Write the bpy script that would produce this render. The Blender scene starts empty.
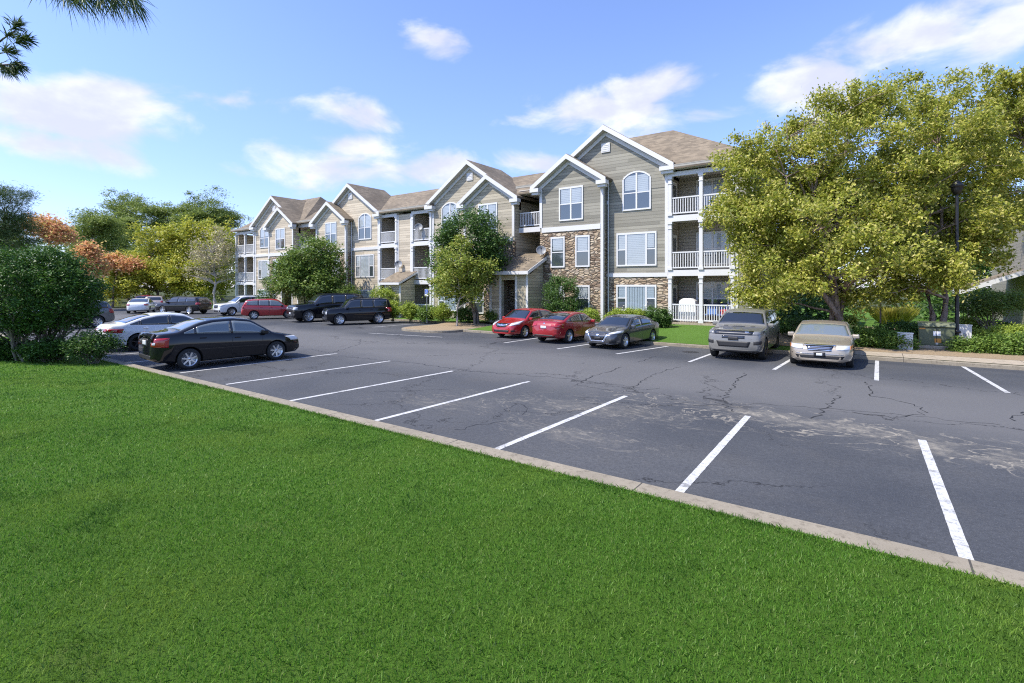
import bpy, bmesh, math, random
import numpy as np
from mathutils import Vector, Matrix
from mathutils.bvhtree import BVHTree
R = math.radians
rng = np.random.default_rng(7)
random.seed(7)
SC = bpy.context.scene
COL = SC.collection

# ------------------------------------------------------------------ camera frame (site survey helper)
FPX, HOR, TH, TX, TY, CAMH = 512.0, 286.0, -0.6231, 4.1016, 4.6129, 2.56
CC, SS = math.cos(TH), math.sin(TH)
def at(px, py, t):
    """point at depth t metres that the survey photo shows at px,py -> site coordinates"""
    X = (px - 512) / FPX * t - TX; Z = t - TY
    return Vector((CC * X + SS * Z, -SS * X + CC * Z, CAMH + (HOR - py) / FPX * t))

# ------------------------------------------------------------------ materials
def new_mat(name):
    m = bpy.data.materials.new(name); m.use_nodes = True
    return m, m.node_tree.nodes, m.node_tree.links, m.node_tree.nodes['Principled BSDF']
def mat(name, col, rough=.6, metal=0., coat=0., spec=.5, noise=0., nscale=5., bump=0., bscale=40.):
    m, N, L, b = new_mat(name)
    b.inputs['Base Color'].default_value = (*col, 1); b.inputs['Roughness'].default_value = rough
    b.inputs['Metallic'].default_value = metal; b.inputs['Coat Weight'].default_value = coat
    b.inputs['Coat Roughness'].default_value = .04
    b.inputs['Specular IOR Level'].default_value = spec
    if noise:
        tc = N.new('ShaderNodeTexCoord'); n = N.new('ShaderNodeTexNoise'); n.inputs['Scale'].default_value = nscale
        n.inputs['Detail'].default_value = 6; n.inputs['Roughness'].default_value = .65
        L.new(tc.outputs['Object'], n.inputs['Vector'])
        mx = N.new('ShaderNodeMix'); mx.data_type = 'RGBA'
        mx.inputs[6].default_value = (*[c * (1 - noise) for c in col], 1)
        mx.inputs[7].default_value = (*[min(1, c * (1 + noise)) for c in col], 1)
        L.new(n.outputs['Fac'], mx.inputs[0]); L.new(mx.outputs[2], b.inputs['Base Color'])
    if bump:
        tc = N.new('ShaderNodeTexCoord'); n = N.new('ShaderNodeTexNoise'); n.inputs['Scale'].default_value = bscale
        n.inputs['Detail'].default_value = 4
        L.new(tc.outputs['Object'], n.inputs['Vector'])
        bp = N.new('ShaderNodeBump'); bp.inputs['Strength'].default_value = bump; bp.inputs['Distance'].default_value = .02
        L.new(n.outputs['Fac'], bp.inputs['Height']); L.new(bp.outputs['Normal'], b.inputs['Normal'])
    return m
class NT:
    """tiny helper to write node maths"""
    def __init__(s, m): s.N = m.node_tree.nodes; s.L = m.node_tree.links
    def put(s, sock, v):
        if isinstance(v, (int, float)): sock.default_value = v
        elif isinstance(v, tuple): sock.default_value = v
        else: s.L.new(v, sock)
    def math(s, op, a, b=0., c=None, clamp=False):
        n = s.N.new('ShaderNodeMath'); n.operation = op; n.use_clamp = clamp
        s.put(n.inputs[0], a); s.put(n.inputs[1], b)
        if c is not None: s.put(n.inputs[2], c)
        return n.outputs[0]
    def noise(s, vec, scale, detail=4, rough=.55, dist=0.):
        n = s.N.new('ShaderNodeTexNoise'); s.L.new(vec, n.inputs['Vector'])
        n.inputs['Scale'].default_value = scale; n.inputs['Detail'].default_value = detail
        n.inputs['Roughness'].default_value = rough; n.inputs['Distortion'].default_value = dist
        return n.outputs['Fac']
    def voro(s, vec, scale, feature='F1', out='Distance'):
        n = s.N.new('ShaderNodeTexVoronoi'); s.L.new(vec, n.inputs['Vector']); n.feature = feature
        n.inputs['Scale'].default_value = scale
        return n.outputs[out]
    def ramp(s, fac, stops, interp='LINEAR'):
        n = s.N.new('ShaderNodeValToRGB'); s.L.new(fac, n.inputs[0]); e = n.color_ramp.elements
        n.color_ramp.interpolation = interp
        while len(e) < len(stops): e.new(.5)
        for k, (p, c) in enumerate(stops):
            e[k].position = p; e[k].color = (*c, 1) if len(c) == 3 else c
        return n.outputs['Color']
    def step(s, v, a, b):
        n = s.N.new('ShaderNodeMapRange'); n.interpolation_type = 'SMOOTHSTEP'
        s.put(n.inputs[0], v); s.put(n.inputs[1], a); s.put(n.inputs[2], b)
        return n.outputs[0]
    def mix(s, f, a, b, blend='MIX'):
        n = s.N.new('ShaderNodeMix'); n.data_type = 'RGBA'; n.blend_type = blend
        s.put(n.inputs[0], f)
        for k, v in ((6, a), (7, b)):
            if isinstance(v, tuple): n.inputs[k].default_value = (*v, 1) if len(v) == 3 else v
            else: s.L.new(v, n.inputs[k])
        return n.outputs[2]
    def pos(s, out='Object'):
        return s.N.new('ShaderNodeTexCoord').outputs[out]
    def wpos(s): return s.N.new('ShaderNodeNewGeometry').outputs['Position']
    def sep(s, v):
        n = s.N.new('ShaderNodeSeparateXYZ'); s.L.new(v, n.inputs[0]); return n.outputs
    def comb(s, x, y, z):
        n = s.N.new('ShaderNodeCombineXYZ')
        for k, v in enumerate((x, y, z)): s.put(n.inputs[k], v)
        return n.outputs[0]
    def vscale(s, v, sc):
        n = s.N.new('ShaderNodeVectorMath'); n.operation = 'MULTIPLY'; s.L.new(v, n.inputs[0]); n.inputs[1].default_value = sc
        return n.outputs[0]
    def bump(s, h, strength, dist):
        n = s.N.new('ShaderNodeBump'); n.inputs['Strength'].default_value = strength; n.inputs['Distance'].default_value = dist
        s.L.new(h, n.inputs['Height']); return n.outputs['Normal']

def siding_mat(name, col, pitch=.19, var=1.):
    m, N, L, b = new_mat(name); t = NT(m)
    x, y, z = t.sep(t.wpos())
    f = t.math('FRACT', t.math('DIVIDE', z, pitch))
    row = t.math('FLOOR', t.math('DIVIDE', z, pitch))
    # plank butt joints, offset per course
    along = t.math('ADD', x, y)
    j = t.math('FRACT', t.math('ADD', t.math('DIVIDE', along, 3.1), t.math('FRACT', t.math('MULTIPLY', row, .382))))
    plank = t.math('FLOOR', t.math('ADD', t.math('DIVIDE', along, 3.1), t.math('FRACT', t.math('MULTIPLY', row, .382))))
    wn = N.new('ShaderNodeTexWhiteNoise'); wn.noise_dimensions = '2D'
    L.new(t.comb(row, plank, 0.), wn.inputs['Vector'])
    gap = t.math('LESS_THAN', f, .15)
    v = wn.outputs['Value']
    c = t.mix(v, tuple(k * (1 - .28 * var) for k in col), tuple(min(1, k * (1 + .26 * var)) for k in col))
    c = t.mix(t.math('MULTIPLY', t.noise(t.wpos(), .8, 5), .35), c, tuple(k * .78 for k in col))
    c = t.mix(t.math('MULTIPLY', gap, .55), c, tuple(k * .35 for k in col))
    L.new(c, b.inputs['Base Color']); b.inputs['Roughness'].default_value = .7
    L.new(t.bump(f, 1., .02), b.inputs['Normal'])
    return m
def stone_mat(name='stacked_stone'):
    m, N, L, b = new_mat(name); t = NT(m)
    x, y, z = t.sep(t.wpos())
    w = t.noise(t.wpos(), 3., 3)
    v = t.comb(t.math('ADD', t.math('MULTIPLY', t.math('ADD', x, y), 3.0), w), t.math('MULTIPLY', t.math('ADD', z, t.math('MULTIPLY', w, .05)), 7.0), 0.)
    cell = t.voro(v, 1., 'F1', 'Color'); edge = t.voro(v, 1., 'DISTANCE_TO_EDGE')
    r = t.sep(cell)[0]
    c = t.ramp(r, [(0, (.17, .115, .075)), (.25, (.30, .215, .14)), (.45, (.43, .325, .21)), (.65, (.56, .45, .31)), (.82, (.36, .29, .22)), (1, (.66, .56, .41))])
    c = t.mix(t.math('MULTIPLY', t.noise(t.wpos(), 18., 5), .35), c, (.16, .12, .085))
    mo = t.math('SUBTRACT', 1., t.step(edge, .02, .09))
    c = t.mix(t.math('MULTIPLY', mo, .8), c, (.06, .045, .035))
    L.new(c, b.inputs['Base Color']); b.inputs['Roughness'].default_value = .85
    L.new(t.bump(t.step(edge, 0., .2), 1., .05), b.inputs['Normal'])
    return m
def shingle_mat(name, col):
    m, N, L, b = new_mat(name); t = NT(m)
    x, y, z = t.sep(t.wpos())
    f = t.math('FRACT', t.math('DIVIDE', z, .085)); row = t.math('FLOOR', t.math('DIVIDE', z, .085))
    al = t.math('ADD', x, y)
    tab = t.math('FLOOR', t.math('ADD', t.math('DIVIDE', al, .3), t.math('MULTIPLY', row, .37)))
    wn = N.new('ShaderNodeTexWhiteNoise'); wn.noise_dimensions = '2D'; L.new(t.comb(row, tab, 0.), wn.inputs['Vector'])
    c = t.mix(wn.outputs['Value'], tuple(k * .72 for k in col), tuple(k * 1.22 for k in col))
    c = t.mix(t.step(t.noise(t.wpos(), .5, 6, .6), .42, .75), c, tuple(k * .62 for k in col))
    c = t.mix(t.math('MULTIPLY', t.math('LESS_THAN', f, .14), .5), c, tuple(k * .35 for k in col))
    L.new(c, b.inputs['Base Color']); b.inputs['Roughness'].default_value = .9
    L.new(t.bump(f, .6, .012), b.inputs['Normal'])
    return m
def leaf_mat(name, stops, trans=.3, rough=.5, patch=False):
    m, N, L, b = new_mat(name); t = NT(m)
    g = N.new('ShaderNodeNewGeometry')
    c = t.ramp(g.outputs['Random Per Island'], stops)
    if patch:
        c = t.mix(t.math('MULTIPLY', t.step(t.noise(t.wpos(), .55, 6, .6), .45, .68), .7), c, (.21, .31, .045))
        c = t.mix(t.math('MULTIPLY', t.step(t.noise(t.wpos(), 1.3, 7, .7, .6), .50, .68), .75), c, (.035, .11, .012))
    L.new(c, b.inputs['Base Color']); b.inputs['Roughness'].default_value = rough
    b.inputs['Specular IOR Level'].default_value = .35
    tr = N.new('ShaderNodeBsdfTranslucent'); L.new(c, tr.inputs['Color'])
    mx = N.new('ShaderNodeMixShader'); mx.inputs[0].default_value = trans
    L.new(b.outputs[0], mx.inputs[1]); L.new(tr.outputs[0], mx.inputs[2])
    L.new(mx.outputs[0], N['Material Output'].inputs['Surface'])
    return m
def asphalt_mat():
    m, N, L, b = new_mat('asphalt'); t = NT(m); p = t.wpos()
    x, y, z = t.sep(p)
    big = t.noise(p, .16, 5, .6, .8); mid = t.noise(p, .9, 6, .65); fine = t.noise(p, 55., 3, .7)
    c = t.mix(t.step(big, .3, .7), (.050, .056, .067), (.10, .103, .108))
    c = t.mix(t.math('MULTIPLY', t.step(mid, .48, .75), .55), c, (.09, .088, .085))
    c = t.mix(t.math('MULTIPLY', t.step(t.noise(p, 16., 6, .75), .35, .65), .45), c, (.028, .03, .034))
    c = t.mix(t.math('MULTIPLY', t.step(fine, .4, .7), .4), c, (.022, .023, .026))
    c = t.mix(t.math('MULTIPLY', t.step(t.noise(p, 70., 3, .7), .56, .70), .6), c, (.20, .195, .185))
    # traffic-worn paler drive lane along the middle of the lot
    lane = t.math('SUBTRACT', 1., t.math('ABSOLUTE', t.math('DIVIDE', t.math('SUBTRACT', t.math('ADD', y, t.math('MULTIPLY', mid, 1.5)), 9.), 4.2)), clamp=True)
    c = t.mix(t.math('MULTIPLY', t.step(lane, 0., .7), .5), c, (.17, .165, .16))
    # dried silt left by a puddle, with thin tide lines
    def ell(cx, cy, rx, ry, rot):
        ca, sa = math.cos(rot), math.sin(rot)
        dx = t.math('SUBTRACT', x, cx); dy = t.math('SUBTRACT', y, cy)
        a = t.math('DIVIDE', t.math('ADD', t.math('MULTIPLY', dx, ca), t.math('MULTIPLY', dy, sa)), rx)
        d = t.math('DIVIDE', t.math('SUBTRACT', t.math('MULTIPLY', dy, ca), t.math('MULTIPLY', dx, sa)), ry)
        r = t.math('SQRT', t.math('ADD', t.math('MULTIPLY', a, a), t.math('MULTIPLY', d, d)))
        return t.math('ADD', r, t.math('MULTIPLY', t.math('SUBTRACT', t.noise(p, 1.3, 9, .72, 1.2), .5), 2.6))
    for (cx, cy, rx, ry, rot, w, a) in ((-1.6, 4.9, 3.4, .6, -.1, 1., .7), (1.6, 4.1, 3.0, .5, -.05, .9, .6), (-5.4, 3.6, 2.4, .8, .2, .7, .30), (-5., 1.6, 1.2, .6, 0., .8, .28), (-8.4, 2.2, 1.4, .6, .3, .6, .2)):
        r = ell(cx, cy, rx, ry, rot)
        s = t.math('SUBTRACT', 1., t.step(r, .1, 1.))
        rim = t.math('SUBTRACT', 1., t.math('ABSOLUTE', t.math('DIVIDE', t.math('SUBTRACT', r, 1.), .16)), clamp=True)
        wn_ = t.noise(t.vscale(p, (1., 1.7, 1.)), .75, 5, .55, 1.6)
        vein = t.math('SUBTRACT', 1., t.step(t.math('ABSOLUTE', t.math('SUBTRACT', wn_, .5)), .002, .018))
        vein = t.math('MULTIPLY', vein, t.math('SUBTRACT', 1., t.step(r, .9, 1.9)))
        k = t.math('ADD', t.math('MULTIPLY', s, a * .75), t.math('MULTIPLY', vein, a * 1.3), clamp=True)
        k = t.math('MULTIPLY', k, t.math('ADD', .0, t.math('MULTIPLY', t.step(t.noise(p, 5., 8, .75), .3, .7), 1.5)), clamp=True)
        c = t.mix(k, c, (.27, .245, .2))
    # oil drips in the bays
    oil = t.step(t.noise(p, .75, 5, .6, .4), .66, .74)
    c = t.mix(t.math('MULTIPLY', oil, .45), c, (.018, .018, .02))
    # hairline cracks
    e = t.voro(t.comb(t.math('ADD', x, t.math('MULTIPLY', t.noise(p, .8, 5, .7), 3.)), t.math('ADD', y, t.math('MULTIPLY', t.noise(p, .6, 5, .7), 3.)), 0.), .22, 'DISTANCE_TO_EDGE')
    cr = t.math('MULTIPLY', t.math('SUBTRACT', 1., t.step(e, .0, .009)), t.step(t.noise(p, .15, 2), .40, .52))
    c = t.mix(t.math('MULTIPLY', cr, .8), c, (.012, .012, .013))
    L.new(c, b.inputs['Base Color']); b.inputs['Roughness'].default_value = .82
    b.inputs['Specular IOR Level'].default_value = .3
    L.new(t.bump(t.noise(p, 90., 3, .7), .5, .006), b.inputs['Normal'])
    return m
def lawn_mat(name, a, bcol, dry=.0):
    m, N, L, b = new_mat(name); t = NT(m); p = t.wpos()
    c = t.mix(t.noise(p, .7, 6, .6), a, bcol)
    c = t.mix(t.math('MULTIPLY', t.noise(p, 30., 4, .7), .6), c, tuple(k * .45 for k in a))
    c = t.mix(t.math('MULTIPLY', t.step(t.noise(p, 1.6, 5, .65), .6, .75), dry), c, (.2, .19, .07))
    L.new(c, b.inputs['Base Color']); b.inputs['Roughness'].default_value = .9; b.inputs['Specular IOR Level'].default_value = .15
    L.new(t.bump(t.noise(p, 60., 4, .8), 1., .04), b.inputs['Normal'])
    return m
def mulch_mat(name, a, bcol):
    m, N, L, b = new_mat(name); t = NT(m); p = t.wpos()
    c = t.mix(t.noise(p, 9., 6, .75), a, bcol)
    c = t.mix(t.math('MULTIPLY', t.step(t.noise(p, 45., 3, .8), .5, .7), .6), c, tuple(k * .35 for k in a))
    L.new(c, b.inputs['Base Color']); b.inputs['Roughness'].default_value = .95; b.inputs['Specular IOR Level'].default_value = .1
    L.new(t.bump(t.noise(p, 30., 4, .8), 1., .03), b.inputs['Normal'])
    return m
def kerb_mat(name, col):
    m, N, L, b = new_mat(name); t = NT(m); p = t.wpos(); x, y, z = t.sep(p)
    c = t.mix(t.noise(p, 2.2, 7, .7), tuple(k * .62 for k in col), tuple(k * 1.2 for k in col))
    c = t.mix(t.math('MULTIPLY', t.step(t.noise(p, 9., 6, .75), .48, .68), .65), c, (.11, .09, .06))
    j = t.math('LESS_THAN', t.math('FRACT', t.math('DIVIDE', x, 3.05)), .006)
    c = t.mix(t.math('MULTIPLY', j, .85), c, (.03, .028, .025))
    L.new(c, b.inputs['Base Color']); b.inputs['Roughness'].default_value = .85
    L.new(t.bump(t.noise(p, 60., 4, .7), .5, .008), b.inputs['Normal'])
    return m
def paint_mat():
    m, N, L, b = new_mat('line_paint'); t = NT(m); p = t.wpos()
    k = t.math('MAXIMUM', t.step(t.noise(p, 2.6, 10, .82), .52, .60), t.math('MULTIPLY', t.step(t.noise(p, 14., 8, .8), .5, .62), .8))
    c = t.mix(t.noise(p, 3., 5), (.44, .44, .43), (.60, .60, .59))
    c = t.mix(t.math('MULTIPLY', k, .75), c, (.12, .12, .12))
    L.new(c, b.inputs['Base Color']); b.inputs['Roughness'].default_value = .7
    return m
def bark_mat(name, a, bcol):
    m, N, L, b = new_mat(name); t = NT(m); p = t.vscale(t.wpos(), (6, 6, 1.6))
    n = t.noise(p, 2.2, 7, .7)
    c = t.mix(t.step(n, .35, .65), a, bcol)
    L.new(c, b.inputs['Base Color']); b.inputs['Roughness'].default_value = .9
    L.new(t.bump(n, 1., .03), b.inputs['Normal'])
    return m
def glass_mat(name, tint=(.02, .025, .03), rough=.03):
    return mat(name, tint, rough, coat=1., spec=.9)
def carpaint(name, col, metal=0., rough=.35):
    m, N, L, b = new_mat(name); t = NT(m)
    b.inputs['Base Color'].default_value = (*col, 1); b.inputs['Metallic'].default_value = metal
    b.inputs['Specular IOR Level'].default_value = .5 if max(col) > .05 else .1
    b.inputs['Roughness'].default_value = rough; b.inputs['Coat Weight'].default_value = 1.; b.inputs['Coat Roughness'].default_value = .03
    # road film on the lower panels
    p = t.pos(); x, y, z = t.sep(p)
    film = .05 if max(col) > .05 else .0
    d = t.math('MULTIPLY', t.math('SUBTRACT', 1., t.step(t.math('ADD', z, t.math('MULTIPLY', t.noise(p, 3., 5), .3)), .25, .75)), film)
    L.new(t.mix(d, tuple(col), (.2, .18, .15)), b.inputs['Base Color'])
    return m

M = {}
M['siding_greyer'] = siding_mat('siding_greyer_tone', (.315, .295, .235))  # greyer, darker siding tone, used on the right wing
M['siding_cream'] = siding_mat('siding_cream', (.60, .515, .385))
M['siding_mid'] = siding_mat('siding_mid_tone', (.46, .405, .30))  # tone between the greyer and the cream siding, second wing
M['siding_dark'] = siding_mat('siding_grey_and_shade', (.38, .345, .285), .19, .25)  # shade of the recess walls is put into this colour; neighbour walls share it
M['stone'] = stone_mat()
M['shingle'] = shingle_mat('brown_shingle', (.205, .165, .115))
M['trim'] = mat('white_trim', (.62, .615, .60), .5, noise=.06, nscale=3)
M['vinyl'] = mat('white_vinyl', (.64, .64, .63), .4)
M['soffit'] = mat('soffit', (.5, .48, .43), .7)
M['gutter'] = mat('gutter', (.35, .33, .28), .5)
M['pane'] = glass_mat('window_pane', (.05, .065, .07))
M['blind'] = mat('white_blind', (.36, .40, .42), .25, coat=1., noise=.18, nscale=1.3)
M['curtain'] = mat('pale_curtain', (.28, .34, .38), .3, coat=1., noise=.25, nscale=9)
M['door'] = mat('door_paint', (.7, .69, .65), .45)
M['dark'] = mat('dark_metal', (.015, .015, .017), .4)
M['black_plastic'] = mat('black_plastic', (.02, .02, .021), .55)
M['blackgloss'] = mat('black_gloss', (.012, .012, .013), .12, coat=1.)
M['void'] = mat('wheel_well', (.006, .006, .006), .9)
M['rubber'] = mat('tyre_rubber', (.018, .018, .018), .8, bump=.2)
M['alloy'] = mat('alloy_rim', (.62, .63, .64), .28, metal=.9)
M['alloy_dark'] = mat('dark_rim', (.05, .05, .055), .3, metal=.8)
M['chrome'] = mat('chrome', (.75, .76, .78), .12, metal=1.)
M['cglass'] = glass_mat('car_glass', (.012, .015, .017))
M['cglass_light'] = glass_mat('car_glass_pale_sheen', (.13, .155, .165))  # opaque; pale base colour stands in for sky reflected in the glass
M['lamp'] = mat('headlight_lens', (.62, .64, .66), .08, coat=1.)
M['lamp_smoked'] = mat('smoked_headlight', (.16, .165, .17), .08, coat=1.)
M['tail'] = mat('taillight_lens', (.36, .012, .015), .12, coat=1.)
M['amber'] = mat('amber_lens', (.6, .2, .03), .15, coat=1.)
M['plate'] = mat('licence_plate', (.6, .62, .62), .4)
M['asphalt'] = asphalt_mat()
M['tar'] = mat('tar_sealant', (.02, .02, .022), .6)
M['paint'] = paint_mat()
M['lawn'] = lawn_mat('near_lawn', (.085, .19, .018), (.13, .25, .03), .25)
M['lawn_far'] = lawn_mat('far_lawn', (.09, .19, .025), (.14, .26, .045), .25)
M['wild'] = lawn_mat('rough_ground', (.05, .075, .02), (.11, .11, .05), .5)
M['kerb'] = kerb_mat('kerb_concrete', (.29, .25, .185))
M['walk'] = kerb_mat('walk_concrete', (.42, .355, .265))
M['straw'] = mulch_mat('pine_straw', (.27, .20, .125), (.40, .31, .205))
M['bark'] = bark_mat('grey_bark', (.10, .08, .06), (.26, .22, .17))
M['bark_pale'] = bark_mat('pale_bark', (.30, .26, .21), (.46, .42, .36))
M['bark_birch'] = bark_mat('river_birch_bark', (.16, .11, .085), (.36, .27, .21))
M['bark_pine'] = bark_mat('pine_bark', (.07, .05, .035), (.17, .12, .09))
M['leaf_birch'] = leaf_mat('birch_leaves', [(0, (.15, .19, .02)), (.35, (.30, .34, .04)), (.65, (.46, .47, .075)), (.88, (.60, .56, .14)), (1, (.72, .64, .26))], .46)
M['leaf_dark'] = leaf_mat('dark_green_leaves', [(0, (.035, .085, .015)), (.5, (.075, .15, .028)), (1, (.13, .22, .05))], .3)
M['leaf_green'] = leaf_mat('green_leaves', [(0, (.08, .145, .02)), (.5, (.15, .235, .04)), (1, (.24, .31, .07))], .34)
M['leaf_young'] = leaf_mat('yellow_green_leaves', [(0, (.16, .23, .03)), (.5, (.29, .36, .055)), (1, (.44, .44, .11))], .4)
M['leaf_yellow'] = leaf_mat('yellow_green_crown', [(0, (.22, .27, .03)), (.5, (.42, .44, .05)), (1, (.58, .53, .09))], .38)
M['leaf_orange'] = leaf_mat('orange_leaves', [(0, (.58, .26, .12)), (.35, (.74, .38, .2)), (.7, (.78, .5, .22)), (1, (.5, .5, .12))], .4)
M['leaf_bush'] = leaf_mat('bush_leaves', [(0, (.028, .075, .010)), (.6, (.058, .135, .018)), (1, (.10, .2, .035))], .24)
M['leaf_hedge'] = leaf_mat('hedge_leaves', [(0, (.06, .12, .016)), (.5, (.13, .22, .03)), (1, (.22, .31, .06))], .3)
M['leaf_lime'] = leaf_mat('lime_leaves', [(0, (.17, .25, .025)), (.5, (.29, .38, .045)), (1, (.42, .48, .08))], .34)
M['leaf_tan'] = leaf_mat('bare_twigs', [(0, (.32, .28, .18)), (.6, (.46, .40, .25)), (1, (.42, .42, .15))], .3)
M['needle'] = leaf_mat('pine_needles', [(0, (.04, .08, .02)), (.6, (.09, .15, .04)), (1, (.18, .22, .08))], .25)
M['pine_far'] = leaf_mat('pine_foliage', [(0, (.10, .16, .03)), (.5, (.22, .29, .06)), (1, (.36, .42, .11))], .36)
M['grassblade'] = leaf_mat('grass_blades', [(0, (.06, .165, .015)), (.5, (.115, .265, .026)), (.85, (.17, .33, .042)), (1, (.28, .35, .11))], .40, patch=True)
M['ornamental'] = leaf_mat('ornamental_grass', [(0, (.42, .42, .05)), (.5, (.6, .56, .10)), (1, (.7, .64, .2))], .45)
M['xfmr'] = mat('transformer_green', (.10, .115, .06), .5, noise=.15, nscale=4)
M['ubox'] = mat('pedestal_beige', (.62, .62, .58), .5, noise=.08)
M['white_plain'] = mat('white_cover', (.74, .74, .72), .7)
M['blue'] = mat('blue_cloth', (.07, .16, .40), .8)
M['red_plastic'] = mat('red_plastic', (.45, .04, .03), .5)
M['sign_blue'] = mat('sign_blue', (.05, .12, .42), .5)
M['sign_white'] = mat('sign_white', (.72, .72, .72), .5)
M['orange_label'] = mat('warning_orange', (.55, .24, .03), .5)
M['steel'] = mat('galvanised_steel', (.4, .41, .42), .4, metal=.8)
M['dish'] = mat('dish_grey', (.22, .23, .24), .5)

# ------------------------------------------------------------------ mesh helpers
class MB:
    def __init__(s): s.v = []; s.f = []; s.sm = []
    def add(s, vs, fs, smooth=False):
        o = len(s.v); s.v += [tuple(p) for p in vs]
        for f in fs: s.f.append(tuple(i + o for i in f)); s.sm.append(smooth)
        return s
    def box(s, x0, x1, y0, y1, z0, z1):
        return s.add([(x0, y0, z0), (x1, y0, z0), (x1, y1, z0), (x0, y1, z0), (x0, y0, z1), (x1, y0, z1), (x1, y1, z1), (x0, y1, z1)],
                     [(0, 3, 2, 1), (4, 5, 6, 7), (0, 1, 5, 4), (1, 2, 6, 5), (2, 3, 7, 6), (3, 0, 4, 7)])
    def prism(s, poly, axis, a, b):
        """poly 2D outline extruded along axis 'x','y','z' from a to b"""
        def P(p, t):
            return {'x': (t, p[0], p[1]), 'y': (p[0], t, p[1]), 'z': (p[0], p[1], t)}[axis]
        n = len(poly); vs = [P(p, a) for p in poly] + [P(p, b) for p in poly]
        fs = [tuple(range(n))[::-1], tuple(range(n, 2 * n))] + [(i, (i + 1) % n, n + (i + 1) % n, n + i) for i in range(n)]
        return s.add(vs, fs)
    def path(s, pts, rad, n=8, caps=True, smooth=True):
        pts = [Vector(p) for p in pts]; rings = []
        for i, p in enumerate(pts):
            d = (pts[min(i + 1, len(pts) - 1)] - pts[max(i - 1, 0)]).normalized()
            a = d.cross(Vector((0, 0, 1)))
            if a.length < .05: a = d.cross(Vector((1, 0, 0)))
            a.normalize(); b = d.cross(a)
            r = rad[i] if isinstance(rad, (list, tuple)) else rad
            rings.append([p + a * r * math.cos(2 * math.pi * k / n) + b * r * math.sin(2 * math.pi * k / n) for k in range(n)])
        vs = [q for r_ in rings for q in r_]; fs = []
        for i in range(len(pts) - 1):
            for k in range(n):
                fs.append((i * n + k, i * n + (k + 1) % n, (i + 1) * n + (k + 1) % n, (i + 1) * n + k))
        s.add(vs, fs, smooth)
        if caps:
            s.add(rings[0], [tuple(range(n))[::-1]]); s.add(rings[-1], [tuple(range(n))])
        return s
    def lathe(s, prof, c=(0, 0, 0), axis='y', n=24, smooth=True):
        vs = []; fs = []; m = len(prof)
        for k in range(n):
            a = 2 * math.pi * k / n
            for (r, h) in prof:
                x, z = r * math.cos(a), r * math.sin(a)
                vs.append((c[0] + x, c[1] + h, c[2] + z) if axis == 'y' else (c[0] + x, c[1] + z, c[2] + h))
        for k in range(n):
            for i in range(m - 1):
                fs.append((k * m + i, k * m + i + 1, ((k + 1) % n) * m + i + 1, ((k + 1) % n) * m + i))
        return s.add(vs, fs, smooth)
    def mesh(s, name, m):
        me = bpy.data.meshes.new(name); me.from_pydata(s.v, [], s.f)
        me.polygons.foreach_set('use_smooth', s.sm)
        if m: me.materials.append(m)
        me.update(); return me
def link(name, me, parent=None):
    o = bpy.data.objects.new(name, me); COL.objects.link(o)
    if parent: o.parent = parent
    return o
def root_loc(p):
    v = Vector((0, 0, 0))
    while p: v = v + p.location; p = p.parent
    return v
def obj(name, mb, m, parent=None, world=False, bevel=0., fixn=True):
    if isinstance(m, str): m = M[m]
    if world and parent:
        off = root_loc(parent); mb.v = [(a - off.x, b - off.y, c - off.z) for a, b, c in mb.v]
    me = mb.mesh(name, m)
    if fixn:
        bm = bmesh.new(); bm.from_mesh(me); bmesh.ops.recalc_face_normals(bm, faces=bm.faces); bm.to_mesh(me); bm.free()
    o = link(name, me, parent)
    if bevel:
        b = o.modifiers.new('bevel', 'BEVEL'); b.width = bevel; b.segments = 2; b.limit_method = 'ANGLE'
    return o
def np_obj(name, V, F, m, parent=None, smooth=False):
    """V (n,3) array, F (m,k) int array, all faces same size"""
    me = bpy.data.meshes.new(name); k = F.shape[1]
    me.vertices.add(len(V)); me.vertices.foreach_set('co', np.ascontiguousarray(V, np.float32).ravel())
    me.loops.add(F.size); me.loops.foreach_set('vertex_index', np.ascontiguousarray(F, np.int32).ravel())
    me.polygons.add(len(F)); me.polygons.foreach_set('loop_start', np.arange(0, F.size, k, dtype=np.int32))
    me.polygons.foreach_set('loop_total', np.full(len(F), k, np.int32))
    me.materials.append(M[m] if isinstance(m, str) else m); me.update(calc_edges=True)
    return link(name, me, parent)
def tag(o, label=None, cat=None, group=None, kind=None):
    if label: o['label'] = label
    if cat: o['category'] = cat
    if group: o['group'] = group
    if kind: o['kind'] = kind
    return o
def thing(name, loc, label, cat, group=None, rz=0.):
    o = bpy.data.objects.new(name, None); COL.objects.link(o); o.empty_display_size = .3
    o.location = loc; o.rotation_euler = (0, 0, rz)
    return tag(o, label, cat, group)
# ------------------------------------------------------------------ terrain, lot, kerbs
def sstep(x, a, b):
    t = min(1, max(0, (x - a) / (b - a))); return t * t * (3 - 2 * t)
def kerb_v(u):          # far kerb line: nearer at the right, set back at the left
    return 15.5 if u > -19.4 else 19.6
def ground_z(u, v):
    if v > 14:
        pad = .10 + .30 * sstep(u, -24, -17) * (1 - sstep(u, -5.5, -2.5))
        return .13 + (pad - .10) * sstep(v, 15.6, 21.) + (.0 if v < 40 else 0)
    if v < -.25: return .12 + .055 * (-v - .45) if v > -14 else .12 + .055 * 13.55
    return 0.
def sheet(name, us, vs, zf, m, parent=None):
    V = []; F = []; n = len(vs)
    for u in us:
        for v in vs: V.append((u, v, zf(u, v)))
    for i in range(len(us) - 1):
        for j in range(n - 1): F.append((i * n + j, (i + 1) * n + j, (i + 1) * n + j + 1, i * n + j + 1))
    mb = MB(); mb.add(V, F, True); return obj(name, mb, m, parent, fixn=False)
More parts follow.
